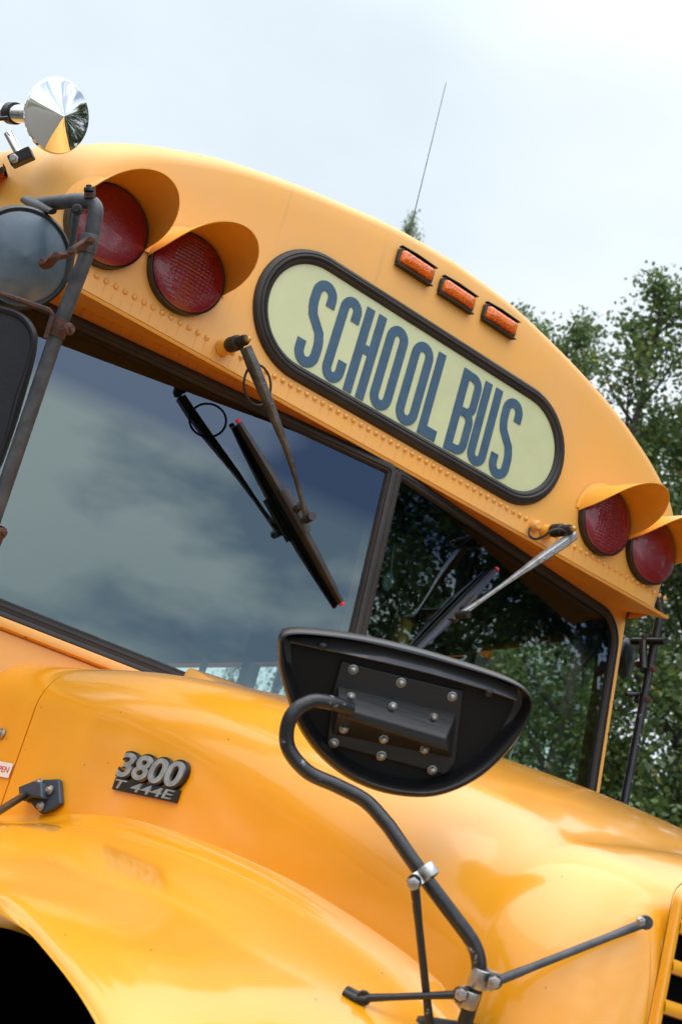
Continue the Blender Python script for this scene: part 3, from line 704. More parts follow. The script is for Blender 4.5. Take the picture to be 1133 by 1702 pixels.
print('badge', bw, bh, B0, B1, (B5-B2).dot(ez))
badge = part(MB().prism([B0+nb*.001, B0+ex*bw+nb*.001, B0+ex*(bw)+ez*bh*1.0+nb*.001, B0+ez*bh+nb*.001], nb*.004), 'model_badge', M['housing'], .0008)
H38 = max(.02, (B5-B2).dot(ez)*1.0)
W38 = bw*1.04
place_text(text_mesh('3800', .05, .0030, .0036, 1.0, .12), 'backing_numerals', M['housing'], badge, B0+ez*(bh*.92), ex, ez, nb, W38, H38*1.08, .001)
place_text(text_mesh('3800', .05, .0012, .0012, 1.0, .12), 'numerals', M['silver'], badge, B0+ez*(bh*.92+H38*.06)+ex*(.02*W38), ex, ez, nb, W38*.95, H38*.94, .0068)
place_text(text_mesh('T 444E', .03, .0008, .0004, 1.05, .15), 'lettering', M['silver'], badge, B0+ez*(bh*.14)+ex*(bw*.03), ex, ez, nb, bw*.92, bh*.72, .0051)

# ---- rubber hood latch
lat = hside(82, 1320); exl = (hside(105, 1330)-hside(55, 1330)).normalized(); nl = nb
mb = MB()
shape = [(49, 1318), (58, 1307), (78, 1298), (106, 1297), (109, 1338), (92, 1350), (76, 1355), (66, 1346), (60, 1338), (52, 1336)]
mb.prism([hside(x, y)+nl*.001 for x, y in shape], nl*.009)
mb.prism([hside(x, y)+nl*.009 for x, y in [(50, 1314), (76, 1304), (88, 1307), (90, 1333), (66, 1330), (52, 1336)]], nl*.014)
latch = part(mb, 'hood_latch', M['latch'], .003)
a0 = hside(56, 1326)+nl*.016; a1 = atd(-30, 1366, 1.86)
o = MB().tube([a0, lerp(a0, a1, .5), a1], .0085, 12, True, .7).build('strap', M['black']); o.parent = latch
for x, y, q in ((77, 1305, .012), (95, 1317, .012), (80, 1344, .012)):
    b_ = MB(); c_ = hside(x, y)+nl*q; b_.lathe(c_, nl, [(.0075, 0), (.0075, .002), (.0045, .003), (.004, .007), (.0001, .0075)], 14); o = b_.build('bolt', M['bolt']); o.parent = latch
b_ = MB(); b_.lathe(hside(4, 1220)+nl*.001, nl, [(.010, 0), (.009, .004), (.006, .005), (.0058, .009), (.0001, .009)], 16); part(b_, 'cowl_bolt', M['bolt'])
# red on white sticker
S0 = hside(-36, 1296); S1 = hside(16, 1294); S2 = hside(20, 1269)
es = (hside(16, 1294)-hside(-30, 1285)).normalized(); hh_ = (S2-S1).dot(ez); ww = .062
A0 = S1-es*ww
st = part(MB().prism([A0+nb*.002, A0+es*ww+nb*.002, A0+es*ww+ez*hh_+nb*.002, A0+ez*hh_+nb*.002], nb*.0006), 'warning_sticker', M['white'])
place_text(text_mesh('OPEN', .02, .0002), 'lettering', M['redink'], st, A0+ez*hh_*.32+es*ww*.12, es, ez, nb, ww*.78, hh_*.4, .0028)

# ---- wipers
def bar(mb, pts, w, h, up):     # tapered channel section
    pts = [Vector(p) for p in pts]; n = len(pts); rows = []
    up = Vector(up)
    for i in range(n):
        t = (pts[min(i+1, n-1)]-pts[max(i-1, 0)]).normalized(); s = t.cross(up).normalized(); u_ = s.cross(t).normalized()
        a, b = w[i]/2, h[i]/2
        rows.append([pts[i]-s*a-u_*b, pts[i]-s*a*.95+u_*b*.6, pts[i]-s*a*.6+u_*b, pts[i]+s*a*.6+u_*b, pts[i]+s*a*.95+u_*b*.6, pts[i]+s*a-u_*b])
    mb.grid(rows, False, True); k = len(mb.v); mb.v += [tuple(p) for p in rows[0]]+[tuple(p) for p in rows[-1]]; mb.f += [tuple(range(k, k+6)), tuple(range(k+6, k+12))[::-1]]; mb.sm += [False]*2
def wspx(x, y, sg, off): return pl(x, y, (-sg*WS_K, 1, -WS_I), wp(.3, 2.3, sg, off))
fwd = Vector((0, -1, 0))
M['wiperarm'] = mat('worn_wiper_arm', (.045, .042, .04), .4, metal=.4, col2=(.16, .155, .15), vscale=30, lo=.4, hi=.75)
M['wiperblade'] = mat('brown_black_wiper_blade', (.014, .010, .009), .38, col2=(.035, .024, .02), vscale=25)
M['greyarm'] = mat('worn_grey_wiper_arm', (.30, .31, .32), .40, metal=.5, col2=(.12, .11, .11), vscale=50, lo=.5, hi=.7)
M['greyblade'] = mat('blue_grey_wiper_blade', (.035, .04, .06), .4)
def wiper(piv, pivpx, arm, blade, armmat, blademat, sg, lab, bs=1):
    base = aty(*piv, -.001); tip = aty(*pivpx, -.07)
    mb = MB(); mb.lathe(base, fwd, [(.017, 0), (.017, .010), (.014, .014), (.013, .026), (.0001, .026)], 20)
    w0 = part(mb, 'windshield_wiper', M['visor'], label=lab)
    mb = MB(); mb.lathe(base+fwd*.026, fwd, [(.0001, 0), (.015, 0), (.016, .004), (.0155, .030), (.011, .034), (.011, .055), (.008, .062), (.0001, .064)], 20)
    o = mb.build('pivot', M['rubber']); o.parent = w0
    mb = MB(); mb.lathe(base+fwd*.088, fwd, [(.0065, 0), (.0065, .006), (.004, .010), (.0001, .011)], 12); o = mb.build('nut', mat('brass_nut', (.55, .36, .12), .4, metal=.8)); o.parent = w0
    pts = [aty(x, y, yy) for x, y, yy in arm]
    mb = MB(); n = len(pts)
    ws_ = [.020, .021, .018, .012, .008, .008, .013][:n]; hs_ = [.018, .020, .018, .012, .008, .008, .012][:n]
    bar(mb, pts, ws_, hs_, fwd); 
    for f_ in (.25, .5): rivet(mb, lerp(pts[1], pts[3], f_)+fwd*.009, .004, fwd)
    o = mb.build('arm', armmat, auto=True); o.parent = w0
    a, b = blade; A, B = wspx(*a, sg, .016), wspx(*b, sg, .016); mid = pts[-1]
    ctr = lerp(A, B, .5)
    mb = MB(); nrm = Vector((sg*WS_K, -1, WS_I)).normalized()
    bp = [lerp(A, B, t)+nrm*(.010*(1-abs(2*t-1)**2)) for t in (0, .1, .3, .5, .7, .9, 1)]
    bar(mb, bp, [bs*v_ for v_ in (.009, .012, .016, .019, .016, .012, .009)], [.010, .012, .016, .020, .016, .012, .010], nrm)
    o = mb.build('blade', blademat, auto=True); o.parent = w0
    mb = MB(); bar(mb, [lerp(A, B, t)-nrm*.008 for t in (0, .5, 1)], [.004]*3, [.012]*3, nrm); o = mb.build('wiper_rubber', M['rubber'], auto=True); o.parent = w0
    mb = MB(); mb.lathe(A-(B-A).normalized()*.004, (A-B), [(.006, -.003), (.006, .003), (.004, .005), (.0001, .005)], 12); mb.lathe(B, (B-A), [(.0058, -.003), (.0058, .003), (.0001, .005)], 12); o = mb.build('end_cap', M['redtip']); o.parent = w0
    mb = MB(); mb.tube([mid-(B-A).normalized()*.03, ctr+nrm*.012], .008, 8); mb.tube([mid-nrm*.01, mid+nrm*.022], .009, 12); d_ = (B-A).normalized(); bar(mb, [ctr-d_*.05+nrm*.018, ctr+d_*.05+nrm*.018], [.024*bs, .024*bs], [.018, .018], nrm)
    o = mb.build('blade_clip', M['wiperblade'], auto=True); o.parent = w0
    return w0
wl = wiper((371, 578), (410, 590), [(409, 577, -.080), (421, 606, -.080), (444, 662, -.076), (475, 740, -.066), (491, 792, -.057), (501, 827, -.050), (511, 862, -.042)], ((398, 703), (568, 1003)), M['wiperarm'], M['wiperblade'], -1, 'brown-black wiper resting on the near windshield pane')
c0 = aty(428, 640, -.05)
loop = [c0+RT*(.040*math.cos(k*2*math.pi/36))*.62+UP*(.045*math.sin(k*2*math.pi/36))*.9+fw*(.03*math.cos(k*2*math.pi/36)) for k in range(37)]
o = MB().tube(loop, .0025, 8, False).build('hose', M['rubber']); o.parent = wl
wr = wiper((905, 884), (945, 890), [(954, 890, -.078), (930, 907, -.076), (898, 929, -.072), (866, 951, -.066), (832, 975, -.058), (798, 999, -.050), (765, 1022, -.043)], ((823, 948), (690, 1085)), M['greyarm'], M['greyblade'], 1, 'pale grey wiper resting on the far windshield pane', .62)
hp = [(880, 878, -.004), (879, 889, -.02), (889, 896, -.045), (905, 890, -.065), (915, 882, -.075), (930, 880, -.08), (948, 888, -.08)]
o = MB().tube(spline([aty(*p) for p in hp], 6), .003, 8).build('hose', M['rubber']); o.parent = wr
o = MB().lathe(aty(886, 874, 0), fwd, [(.013, -.002), (.013, .012), (.008, .018), (.0001, .018)], 16).build('hose_fitting', M['cap']); o.parent = wr

# ---- crossview mirror on the near fender
DM = 1.50
def sp_(x, y, d=DM): return atd(x, y, d)
tubepts = [sp_(582, 1178, 1.486), sp_(552, 1169, 1.470), sp_(515, 1166, 1.458), sp_(483, 1192, 1.45), sp_(478, 1240, 1.45), sp_(510, 1282, 1.45), sp_(560, 1306, 1.45), sp_(608, 1332, 1.45), sp_(645, 1372, 1.44), sp_(700, 1452, 1.42), sp_(790, 1570, 1.40)]
tp = spline(tubepts[:9], 8)+[tubepts[9]]
tp2 = fillet([tubepts[8], tubepts[9], sp_(806, 1592, 1.40), sp_(768, 1712, 1.40), sp_(745, 1790, 1.40)], .03)
xm = part(MB().tube(tp[:-1]+tp2[1:], .0080, 18), 'crossview_mirror', M['tube'], label='black crossview mirror seen from behind on a bent tube arm')
# housing in a local frame: ex along its width, ey up, facing the camera side
cc = sp_(672, 1180, 1.52)
mexx = (sp_(880, 1172, 1.55)-sp_(464, 1068, 1.50)).normalized(); mnn = (-fw+UP*-.10); mnn = (mnn-mexx*mnn.dot(mexx)).normalized(); mey = mnn.cross(mexx).normalized()
if mey.dot(UP) < 0: mey = -mey
OUTL = [(462, 1078), (464, 1058), (478, 1048), (520, 1048), (600, 1058), (690, 1078), (780, 1105), (845, 1128), (874, 1145), (883, 1165), (876, 1195), (850, 1238), (810, 1280), (765, 1308), (715, 1323), (660, 1321), (610, 1308), (565, 1285), (525, 1250), (494, 1205), (474, 1150), (464, 1110)]
def onm(px, py, off=0): return pl(px, py, mnn, cc)+mnn*off
ol = spline([onm(x, y) for x, y in OUTL]+[onm(*OUTL[0])], 5)[:-1]
cen = sum(ol, Vector())/len(ol)
def shrink(k, off):
    # inset by a true distance toward the centre
    return [p+(cen-p).normalized()*(k*lerp(1, .5, max(0, min(1, (p-cen).dot(mey)/.04))) if k < .017 else k)+mnn*off for p in ol]
rows = [shrink(.10, -.085), shrink(.06, -.075), shrink(.02, -.045), shrink(.003, -.018), shrink(0, -.006), shrink(0, .003), shrink(.003, .008), shrink(.0075, .009), shrink(.0105, .006), shrink(.013, -.002), shrink(.016, -.010), shrink(.017, -.0125)]
mb = MB().grid(rows, True, True); mb.add(rows[0], [tuple(range(len(ol)))[::-1]], True)
ho = mb.build('mirror_housing', M['housing']); ho.parent = xm
rr_ = [shrink(.0165, -.0125), shrink(.03, -.0125), shrink(.06, -.0120)]
mb = MB().grid(rr_, True, True); mb.add(rr_[-1], [tuple(range(len(ol)))], True)
o = mb.build('mirror_back', mat('dull_black_plastic', (.006, .006, .006), .55, spec=.25, bump=.04, bscale=120)); o.parent = xm
# convex mirror face on the far side (towards the driver)
rows = [shrink(.01, -.022), shrink(.04, -.060), shrink(.09, -.088), shrink(.12, -.092)]
# bright sloping shelf along the upper edge
sh = [onm(481, 1063, .0045), onm(600, 1077, .0045), onm(700, 1098, .0045), onm(800, 1127, .0045), onm(866, 1160, .0045), onm(868, 1158, -.001)]
top = [(480, 1062), (560, 1064), (640, 1077), (720, 1096), (800, 1121), (862, 1146)]
bot = [(482, 1066), (560, 1083), (640, 1100), (720, 1120), (800, 1143), (858, 1163)]
mb = MB().grid([[onm(x, y, -.0075) for x, y in top], [onm(x, y, .0015) for x, y in bot], [onm(x, y+1.5, .001) for x, y in bot]]).grid([[onm(x, y+1.5, .001) for x, y in bot], [onm(x, y+3, -.0125) for x, y in bot]])
o = mb.build('upper_shelf', mat('shiny_black_plastic', (.03, .032, .035), .25, coat=.6), None); o.parent = xm
mb = MB()
mb.prism([onm(x, y, -.012) for x, y in [(569, 1102), (771, 1152), (758, 1270), (741, 1290), (545, 1238), (556, 1150)]], mnn*.006)
o = mb.build('mounting_plate', M['plate'], None, .001); o.parent = xm
mb = MB()
blk_t = [(566, 1143), (763, 1187)]; 
F1 = [onm(562, 1143, -.006), onm(760, 1190, -.006)]; F2 = [onm(558, 1166, .020), onm(735, 1218, .020)]; F3 = [onm(556, 1178, .022), onm(738, 1238, .020)]; F4 = [onm(552, 1222, -.006), onm(752, 1262, -.006)]
mb.grid([F1, F2, F3, F4], False); mb.add([F1[1], F2[1], F3[1], F4[1]], [(0, 1, 2, 3)], False); mb.add([F1[0], F2[0], F3[0], F4[0]], [(0, 1, 2, 3)], False)
o = mb.build('arm_bracket', M['plate'], None, .002); o.parent = xm
for i, (x, y, off) in enumerate([(588, 1115, -.006), (668, 1137, -.006), (753, 1160, -.006), (582, 1156, .005), (651, 1172, .005), (719, 1191, .004), (570, 1209, .006), (636, 1226, .006), (704, 1244, .004), (556, 1238, -.006), (635, 1259, -.006), (720, 1283, -.006)]):
    q = MB(); rr2 = .0044 if i in (0, 1, 2, 9, 10, 11) else .0039; q.lathe(onm(x, y, off-.001), mnn, [(rr2*1.25, 0), (rr2*1.25, .0012), (rr2, .0015), (rr2*.9, .0035), (rr2*.5, .0052), (.0001, .0056)], 16)
    o = q.build('bolt', M['bolt']); o.parent = xm
for x, y in ((536, 1074), (812, 1151)):
    q = MB().lathe(onm(x, y, -.002), mnn, [(.0045, 0), (.0045, .004), (.002, .006), (.0001, .006)], 12).build('bolt', M['housing']); q.parent = xm
def clamp(parent, c, ax, r, w, m, ear=None):
    q = MB().lathe(Vector(c)-Vector(ax).normalized()*w/2, ax, [(r, 0), (r+.0022, .0), (r+.0026, .001), (r+.0026, w-.001), (r+.0022, w), (r, w)], 20)
    if ear is not None:
        e_ = Vector(ear); d_ = e_-Vector(c); a_ = Vector(ax).normalized(); n_ = d_.cross(a_).normalized(); mid_ = Vector(c)+d_*.55
        q.box(mid_, (d_.length*.95, .0035, w), (d_.normalized(), n_, a_))
    o = q.build('clamp', m, None, .0005); o.parent = parent; return o
def rod(parent, a, b, r, m, flat=.030, na='brace'):
    a, b = Vector(a), Vector(b); d = (b-a).normalized(); q = MB().tube([a+d*.003, a+d*flat, a+d*(flat+.012), b-d*(flat+.012), b-d*flat, b-d*.003], [r*1.2, r*1.1, r, r, r*1.1, r*1.2], 12)
    for e_ in (a, b): q.lathe(e_-fw*0, -fw, [(.0001, -.003), (.0075, -.003), (.0075, .002), (.0001, .002)], 14)
    o = q.build(na, m); o.parent = parent; return o
def bolt(parent, c, n_, r=.006, m=None):
    q = MB().lathe(c, n_, [(r, 0), (r, .004), (r*.8, .005), (r*.55, .005), (r*.55, .010), (.0001, .010)], 6 if m is None else 14); o = q.build('bolt', m or M['bolt']); o.parent = parent
# upper clamp with the stay going down
pa = sp_(710, 1450, 1.417); clamp(xm, pa, tubepts[9]-tubepts[8], .0081, .014, M['steel'], sp_(686, 1466, 1.405))
p1 = sp_(688, 1466, 1.40); p2 = sp_(716, 1725, 1.40); rod(xm, p1, p2, .0042, M['tube']); bolt(xm, sp_(686, 1468, 1.395), -fw, .0068)
pb = sp_(797, 1625, 1.40); axb = sp_(768, 1712, 1.40)-sp_(806, 1592, 1.40); clamp(xm, pb, axb, .0081, .020, M['steel'], sp_(822, 1632, 1.39))
hp_ = aty(1065, 1531, -1.30)
for _ in range(3): hp_ = aty(1062, 1532, -1.302)
rod(xm, sp_(822, 1632, 1.385), hp_+Vector((-.004, -.012, 0)), .0042, M['greytube']); bolt(xm, sp_(820, 1632, 1.378), -fw, .0065); bolt(xm, aty(1063, 1530, -1.322), -fw, .005)
pc = sp_(779, 1659, 1.40); clamp(xm, pc, axb, .0081, .018, M['steel'], sp_(762, 1653, 1.39))
fp = sp_(578, 1648, 1.56)
ff = onfender(576, 1648); fd = (ff-CAM).dot(fw)-.012; rod(xm, sp_(764, 1653, 1.388), sp_(604, 1659, fd-.006), .0036, M['tube'], .02); o = MB().tube([sp_(610, 1659, fd-.006), sp_(592, 1656, fd-.002), sp_(574, 1646, fd+.004)], [.006, .0075, .007], 12, True, .6).build('brace_foot', M['tube']); o.parent = xm
bolt(xm, sp_(765, 1652, 1.380), -fw, .0065)
# foot bracket on the fender
q = MB(); q.prism([sp_(680, 1704, 1.41), sp_(708, 1688, 1.42), sp_(800, 1702, 1.42), sp_(830, 1716, 1.40), sp_(820, 1760, 1.40), sp_(690, 1750, 1.40)], (0, .02, -.004)); o = q.build('foot_bracket', M['black'], None, .003); o.parent = xm

# ---- near-side mirror pole with round convex mirror and flat mirror
D2 = 2.22
PP = fillet([atd(-70, 1040, D2), atd(100, 540, D2), atd(148, 415, D2), atd(163, 338, D2), atd(130, 333, D2+.02), atd(58, 341, D2+.12)], .035, 8)
mp_ = part(MB().tube(PP, .0122, 18), 'side_mirror', M['greytube'], label='near side mirror pole with a dusty round convex mirror and a black flat mirror')
def atD(x, y, d): return atd(x, y, d)
cm = atd(36, 428, 2.27); nm_ = (-fw*.86+RT*.45+UP*-.1).normalized()
q = MB().lathe(cm, nm_, [(.0001, -.006), (.078, -.006), (.080, .002), (.078, .006), (.070, .010), (.058, .016), (.044, .021), (.026, .026), (.0001, .028)], 56)
o = q.build('convex_mirror', M['bluegrey']); o.parent = mp_
q = MB().lathe(cm, nm_, [(.075, .004), (.076, .009), (.080, .010), (.084, .006), (.085, -.002), (.081, -.007)], 56); o = q.build('mirror_ring', M['black']); o.parent = mp_
# rusty arm from pole to mirror centre
ra = [atd(78, 440, 2.20), atd(92, 426, 2.17), atd(112, 424, 2.16), atd(128, 412, 2.18), atd(148, 400, 2.19)]
o = MB().tube(ra, [.013, .012, .009, .011, .012], 8, True, .6).build('rusty_bracket', M['rust']); o.parent = mp_
for x, y, d in ((72, 437, 2.19), (94, 426, 2.155), (120, 418, 2.15), (152, 400, 2.18)): bolt(mp_, atd(x, y, d), -fw, .007, M['rust'])
clamp(mp_, atd(147, 405, D2), atd(148, 415, D2)-atd(160, 350, D2), .0125, .030, M['greytube'])
# flat link bar beside the bend
o = MB().tube([atd(127, 350, 2.235), atd(122, 400, 2.24), atd(112, 470, 2.25)], [.013, .012, .012], 8, True, .4).build('link_bar', M['greytube']); o.parent = mp_
bolt(mp_, atd(129, 349, 2.20), -fw, .009, M['black']); bolt(mp_, atd(148, 318, 2.2), UP, .008, M['black'])
o = MB().tube([atd(150, 330, 2.22), atd(150, 312, 2.22)], .010, 8).build('pin', M['rust']); o.parent = mp_
o = MB().tube([atd(42, 331, 2.33), atd(62, 341, 2.31), atd(88, 352, 2.27)], [.010, .014, .008], 8, True, .6).build('end_hinge', M['black']); o.parent = mp_
clamp(mp_, atd(98, 545, D2), atd(148, 415, D2)-atd(100, 540, D2), .0125, .030, M['rust']); bolt(mp_, atd(114, 547, 2.2), RT-fw*.6, .010, M['rust'])
clamp(mp_, atd(-8, 888, D2), atd(148, 415, D2)-atd(100, 540, D2), .0125, .030, M['rust']); bolt(mp_, atd(2, 886, 2.2), RT-fw*.6, .009, M['rust'])
o = MB().tube([atd(-6, 486, 2.2), atd(20, 494, 2.2), atd(82, 516, 2.2), atd(88, 522, 2.2), atd(76, 562, 2.2)], [.004, .005, .005, .004, .004], 8).build('wire_bracket', M['rust']); o.parent = mp_
# flat mirror (back seen)
fm = [(-150, 470), (-10, 505), (36, 520), (57, 545), (60, 572), (50, 620), (20, 720), (-12, 800), (-60, 860), (-200, 860)]
fml = spline([atd(x, y, 2.24) for x, y in fm]+[atd(*fm[0], 2.24)], 5)[:-1]; fcen = sum(fml, Vector())/len(fml); nf = -fw
def fsh(k, off): return [p+(fcen-p).normalized()*k+nf*off for p in fml]
rows = [fsh(.012, -.02), fsh(0, -.012), fsh(0, .004), fsh(.004, .009), fsh(.009, .008), fsh(.012, .004), fsh(.03, .005)]
q = MB().grid(rows, True, True); q.add(rows[-1], [tuple(range(len(fml)))], True); q.add(rows[0], [tuple(range(len(fml)))[::-1]], True)
o = q.build('flat_mirror', mat('dark_navy_black_plastic', (.010, .011, .017), .5, bump=.06, bscale=150, var=.3)); o.parent = mp_

# ---- far-side mirror pole
q0, q1 = atx(1096, 1020, 1.16), atx(1036, 1338, 1.16)
fmx = part(MB().tube([q0+Vector((-.10, .02, .14)), q0+Vector((-.02, 0, .03)), q0, q1, q1+(q1-q0)*.8], .0120, 14), 'side_mirror', M['tube'], label='far side mirror pole with bolted clamps behind the windshield pillar')
for x, y, dx in ((1083, 1064, -26), (1072, 1110, -14), (1062, 1160, -12)):
    c_ = atx(x, y, 1.16); clamp(fmx, c_, q1-q0, .0122, .026, M['black'])
    for k in (-1, 1): bolt(fmx, atx(x+k*13, y-2+4*k, 1.14), -fw, .009, M['rust'])
o = MB().tube([atx(1050, 1066, 1.14), atx(1105, 1066, 1.14)], .010, 10).build('cross_bar', M['black']); o.parent = fmx
o = MB().tube([atx(1068, 1066, 1.13), atx(1068, 1112, 1.13)], .011, 10).build('link_bar', M['black']); o.parent = fmx
cmm = atx(1042, 1095, 1.16)
q = MB().lathe(cmm, (-.35, .9, 0), [(.0001, -.014), (.035, -.010), (.055, 0), (.059, .006), (.055, .010), (.0001, .010)], 40); o = q.build('convex_mirror', M['housing']); o.parent = fmx
o = MB().tube([atx(1040, 1154, 1.10), atx(1066, 1154, 1.16)], .005, 8).build('lower_bar', M['black']); o.parent = fmx

# ---- chrome roof horn
hc = atd(97, 193, 2.55); hn = (ray(112, 189)*2.47+CAM-hc); hn = (-fw*.69+RT*.68-UP*.23).normalized()
q = MB().lathe(hc, hn, [(.0001, .021), (.010, .0175), (.058, .0030), (.066, .0010), (.0685, -.003), (.0675, -.008), (.060, -.012), (.050, -.010), (.040, -.016), (.028, -.030), (.021, -.055), (.019, -.075), (.0175, -.095), (.0175, -.30), (.0001, -.30)], 72)
horn = part(q, 'roof_horn', M['chrome'], label='chrome trumpet horn with a cone-shaped front on the roof edge')
ft = atd(36, 262, 2.585); tp_ = atd(14, 222, 2.60)
o = MB().tube([tp_, ft], .0085, 14).build('stand', M['chrome']); o.parent = horn
o = MB().box(ft, (.045, .028, .022), ((RT*.9+UP*.4).normalized(), fw, (UP*.9-RT*.4).normalized())).build('mounting_foot', M['black'], None, .003); o.parent = horn
bolt(horn, atd(24, 264, 2.56), -fw, .009)
o = MB().lathe(hc-hn*.17, hn, [(.0176, 0), (.021, .0), (.021, .02), (.0176, .02)], 20).build('collar', M['black']); o.parent = horn
o = MB().tube([atd(-6, 198, 2.57), atd(14, 196, 2.57)], .004, 8).build('grub_screw', M['black']); o.parent = horn

# ---- antenna
a0, a1 = atx(684, 372, .05), atx(741, 137, .05)
part(MB().tube([a0-(a1-a0).normalized()*.25, a0, a1], [.0016, .0013, .0008], 8), 'antenna', M['black'], label='thin whip antenna rising above the roof')

# ------------------------------------------------------------------ trees
def leafmat(name, c1, c2, c3):
    m, n, l, b = base_mat(name)
    ge = n.new('ShaderNodeNewGeometry'); cr = n.new('ShaderNodeValToRGB'); e_ = cr.color_ramp.elements
    e_[0].color = (*c1, 1); e_[1].color = (*c2, 1); e_[1].position = .9; k = e_.new(.97); k.color = (*c3, 1)
    l.new(ge.outputs['Random Per Island'], cr.inputs[0]); l.new(cr.outputs[0], b.inputs['Base Color']); b.inputs['Roughness'].default_value = .38
    tr = n.new('ShaderNodeBsdfTranslucent'); l.new(cr.outputs[0], tr.inputs[0]); mx_ = n.new('ShaderNodeMixShader'); mx_.inputs[0].default_value = .35
    o = n['Material Output']; l.new(b.outputs[0], mx_.inputs[1]); l.new(tr.outputs[0], mx_.inputs[2]); l.new(mx_.outputs[0], o.inputs[0]); return m
LM = [leafmat('green_leaf', (.055, .095, .028), (.12, .19, .050), (.28, .26, .04)), leafmat('light_leaf', (.06, .11, .034), (.14, .22, .06), (.28, .25, .05)), leafmat('dark_leaf', (.040, .078, .026), (.095, .16, .045), (.23, .22, .05))]
BARK = mat('grey_brown_bark', (.06, .05, .04), .9, bump=.6, bscale=30)
def tree_meshes(seed, h, rad, nb_, leaves, low, shape, lsize):
    r = random.Random(seed); tr = MB(); lv_v = []; lv_f = []
    top = Vector((r.uniform(-.2, .2), r.uniform(-.2, .2), h)); pts = [Vector((0, 0, 0))]
    for k in range(1, 9): t = k/8; pts.append(Vector((top.x*t+r.uniform(-.08, .08)*(1-t), top.y*t+r.uniform(-.08, .08)*(1-t), h*t)))
    tr.tube(pts, [.16*(1-i/8*.93)*h/8 for i in range(9)], 8)
    tips = []
    def along(t):
        s = t*8; i = min(int(s), 7); return lerp(pts[i], pts[i+1], s-i)
    for b in range(nb_):
        t = low+(1-low)*((b+.5)/nb_)**.9; base = along(min(t, .995)); a = b*2.4+r.uniform(-.5, .5)
        u_ = (t-low)/(1-low); L_ = rad*(shape(u_))*r.uniform(.65, 1.15)+.12
        el = R(r.uniform(15, 45)+25*u_); d = Vector((math.cos(a)*math.cos(el), math.sin(a)*math.cos(el), math.sin(el)))
        end = base+d*L_; mid = lerp(base, end, .5)+Vector((0, 0, -.05*L_)); tr.tube([base, mid, end], [.022*L_+.008, .014*L_+.005, .004], 5)
        ns = max(3, int(5*L_))
        for s in range(ns):
            q = r.uniform(.25, 1.05); bb = base+(end-base)*min(q, 1); dd = (d+Vector((r.gauss(0, .7), r.gauss(0, .7), r.gauss(.1, .5)))).normalized(); e2 = bb+dd*(L_*.38*r.uniform(.5, 1.1)+.12)
            tr.tube([bb, lerp(bb, e2, .5)+Vector((0, 0, .03)), e2], [.008, .005, .002], 4); tips.append((bb, e2)); 
        tips.append((lerp(base, end, .5), end+d*.15))
    tips += [(along(.96), along(1)+Vector((0, 0, .3)))]*3
    per = max(6, leaves//len(tips))
    for a, b in tips:
        for s in range(per):
            q = r.random()**.7; c = lerp(a, b, q)+Vector((r.gauss(0, .085), r.gauss(0, .085), r.gauss(0, .075)))
            nrm = Vector((r.gauss(0, .6), r.gauss(0, .6), r.uniform(.2, 1))).normalized(); t = nrm.orthogonal().normalized(); t = Matrix.Rotation(r.uniform(0, 6.28), 3, nrm) @ t; sd_ = nrm.cross(t)
            l_ = lsize*r.uniform(.6, 1.25); wd = l_*.34; k = len(lv_v)
            lv_v.extend([c-t*l_*.5, c-t*l_*.1+sd_*wd-nrm*l_*.06, c+t*l_*.28+sd_*wd*.75-nrm*l_*.04, c+t*l_*.55-nrm*l_*.1, c+t*l_*.28-sd_*wd*.75-nrm*l_*.04, c-t*l_*.1-sd_*wd-nrm*l_*.06]); lv_f.append((k, k+1, k+2, k+3)); lv_f.append((k, k+3, k+4, k+5))
    ml = bpy.data.meshes.new('crown'); ml.from_pydata(lv_v, [], lv_f); ml.polygons.foreach_set('use_smooth', [True]*len(lv_f))
    mt = bpy.data.meshes.new('trunk'); mt.from_pydata(tr.v, [], tr.f); mt.polygons.foreach_set('use_smooth', [True]*len(tr.f)); mt.materials.append(BARK)
    return mt, ml
oval = lambda u: (math.sin(math.pi*min(1, .12+u*.88))**.6)*(1-.35*u)
cone = lambda u: (1-u)**.75*.95+.05
KIND = [('broadleaf_tree', tree_meshes(3, 8.0, 2.1, 46, 30000, .06, oval, .058), LM[0]), ('slender_tree', tree_meshes(11, 8.0, 1.7, 44, 19000, .05, cone, .055), LM[1]), ('bushy_tree', tree_meshes(23, 8.0, 2.3, 50, 36000, .03, oval, .062), LM[2])]
for _, (a, b), m_ in KIND: b.materials.append(m_)
used = {}
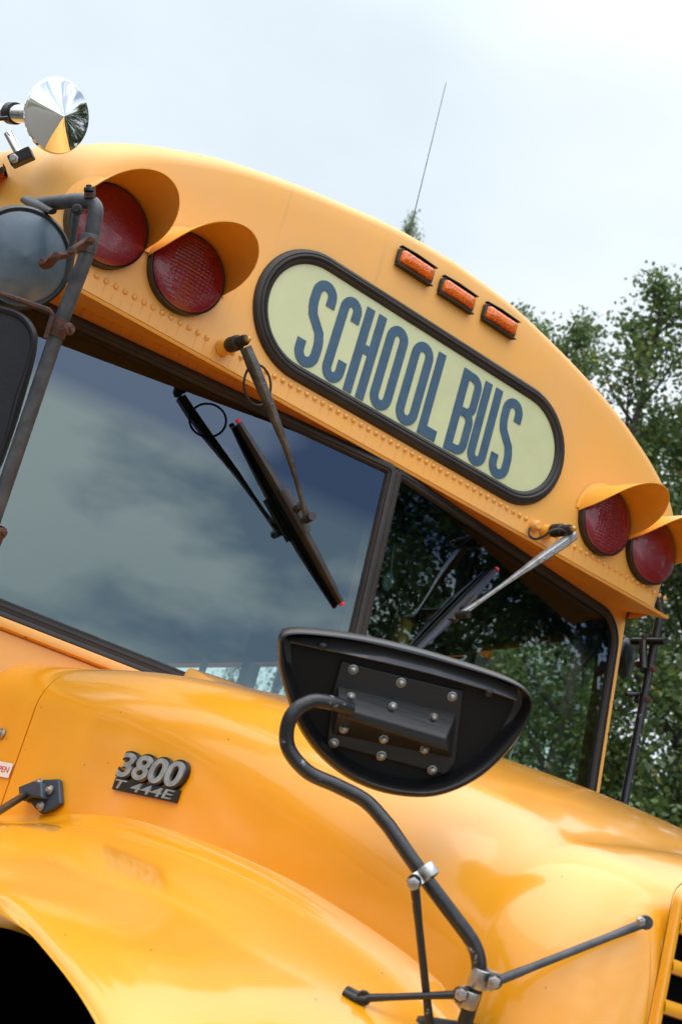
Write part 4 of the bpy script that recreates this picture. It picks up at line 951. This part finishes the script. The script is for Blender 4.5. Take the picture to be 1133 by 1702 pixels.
TREES = [  # azimuth, distance, top elevation, kind, spin, width factor, label
 (44.4, 12.5, 30.2, 1, 10, .95, 'slender pointed tree rising highest at the right edge of the picture'),
 (48.8, 13.0, 28.2, 0, 80, .85, 'broad leafy tree at the right edge beside the pointed one'),
 (41.0, 14.0, 28.0, 1, 200, .85, 'loose light tree just clear of the roof curve, left of the pointed one'),
 (39.4, 16.0, 27.4, 1, 330, .95, 'small loose tree filling the gap between the roof curve and its taller neighbour'),
 (46.0, 17.0, 24.5, 2, 140, 1.1, 'dense dark tree filling the gap behind the pointed one'),
 (42.6, 18.5, 22.5, 2, 30, 1.1, 'low dense tree right behind the roof corner'),
 (38.2, 17.0, 27.6, 1, 95, .7, 'small tree whose top barely shows over the roof near the third amber lamp'),
 (32.3, 20.0, 30.1, 1, 50, .34, 'single twig-like treetop showing over the roof beside the antenna'),
 (53.0, 12.5, 31, 2, 20, .9, 'dark tree standing outside the right edge, near the bus side'),
 (37.5, 19.0, 20, 2, 75, 1.0, 'dark tree seen only through the bus windows, nearer the roof corner')]
RF = [(59.0, 11, 36, 0, 150, 1), (68.0, 10.0, 38, 2, 190, 1), (77.0, 10, 34, 1, 60, 1.2), (86.0, 10.0, 38, 2, 5, 1), (95.0, 9.5, 36, 0, 240, 1),
 (104.0, 10.0, 35, 2, 44, 1), (112.0, 9.5, 33, 1, 100, 1), (119.0, 10.0, 32, 0, 300, .9), (126.0, 10.5, 33, 1, 70, 1.1), (132.0, 10.5, 33, 0, 180, .9), (138.5, 11.5, 25, 0, 77, 1),
 (124.0, 14.5, 27, 0, 202, 1.1)]
TREES += [r_+(None,) for r_ in RF]
TREES += [(a_, 13.0+(k_ % 3), 23+2*(k_ % 2), (2, 0)[k_ % 2], 60*k_, 1.25, '') for k_, a_ in enumerate((284, 293, 302, 311, 320, 329, 338, 347))]  # row added out of view so the hood side mirrors something dark
for az, D, el, kd, spin, wf, lab in TREES:
    nm, (mt, ml), _ = KIND[kd]
    x = CAM.x+D*math.sin(R(az)); y = CAM.y+D*math.cos(R(az)); h = CAM.z+D*math.tan(R(el))-GZ
    t = empty(nm, (x, y, GZ)); s = h/8.3; t.scale = (s*wf, s*wf, s); t.rotation_euler = (0, 0, R(spin))
    if lab == '': tag(t, 'unseen tree added so the near-side paint of the bus reflects something dark', 'tree', 'unseen trees added for dark reflections in the near-side paint')
    elif lab: tag(t, lab, 'tree', 'trees along the far side of the bus')
    else: tag(t, 'tree in the row that only the far windshield pane reflects', 'tree', 'trees reflected in the far windshield pane')
    for n_, me_ in (('trunk', mt), ('crown', ml)):
        o = bpy.data.objects.new(n_, me_); C.objects.link(o); o.parent = t
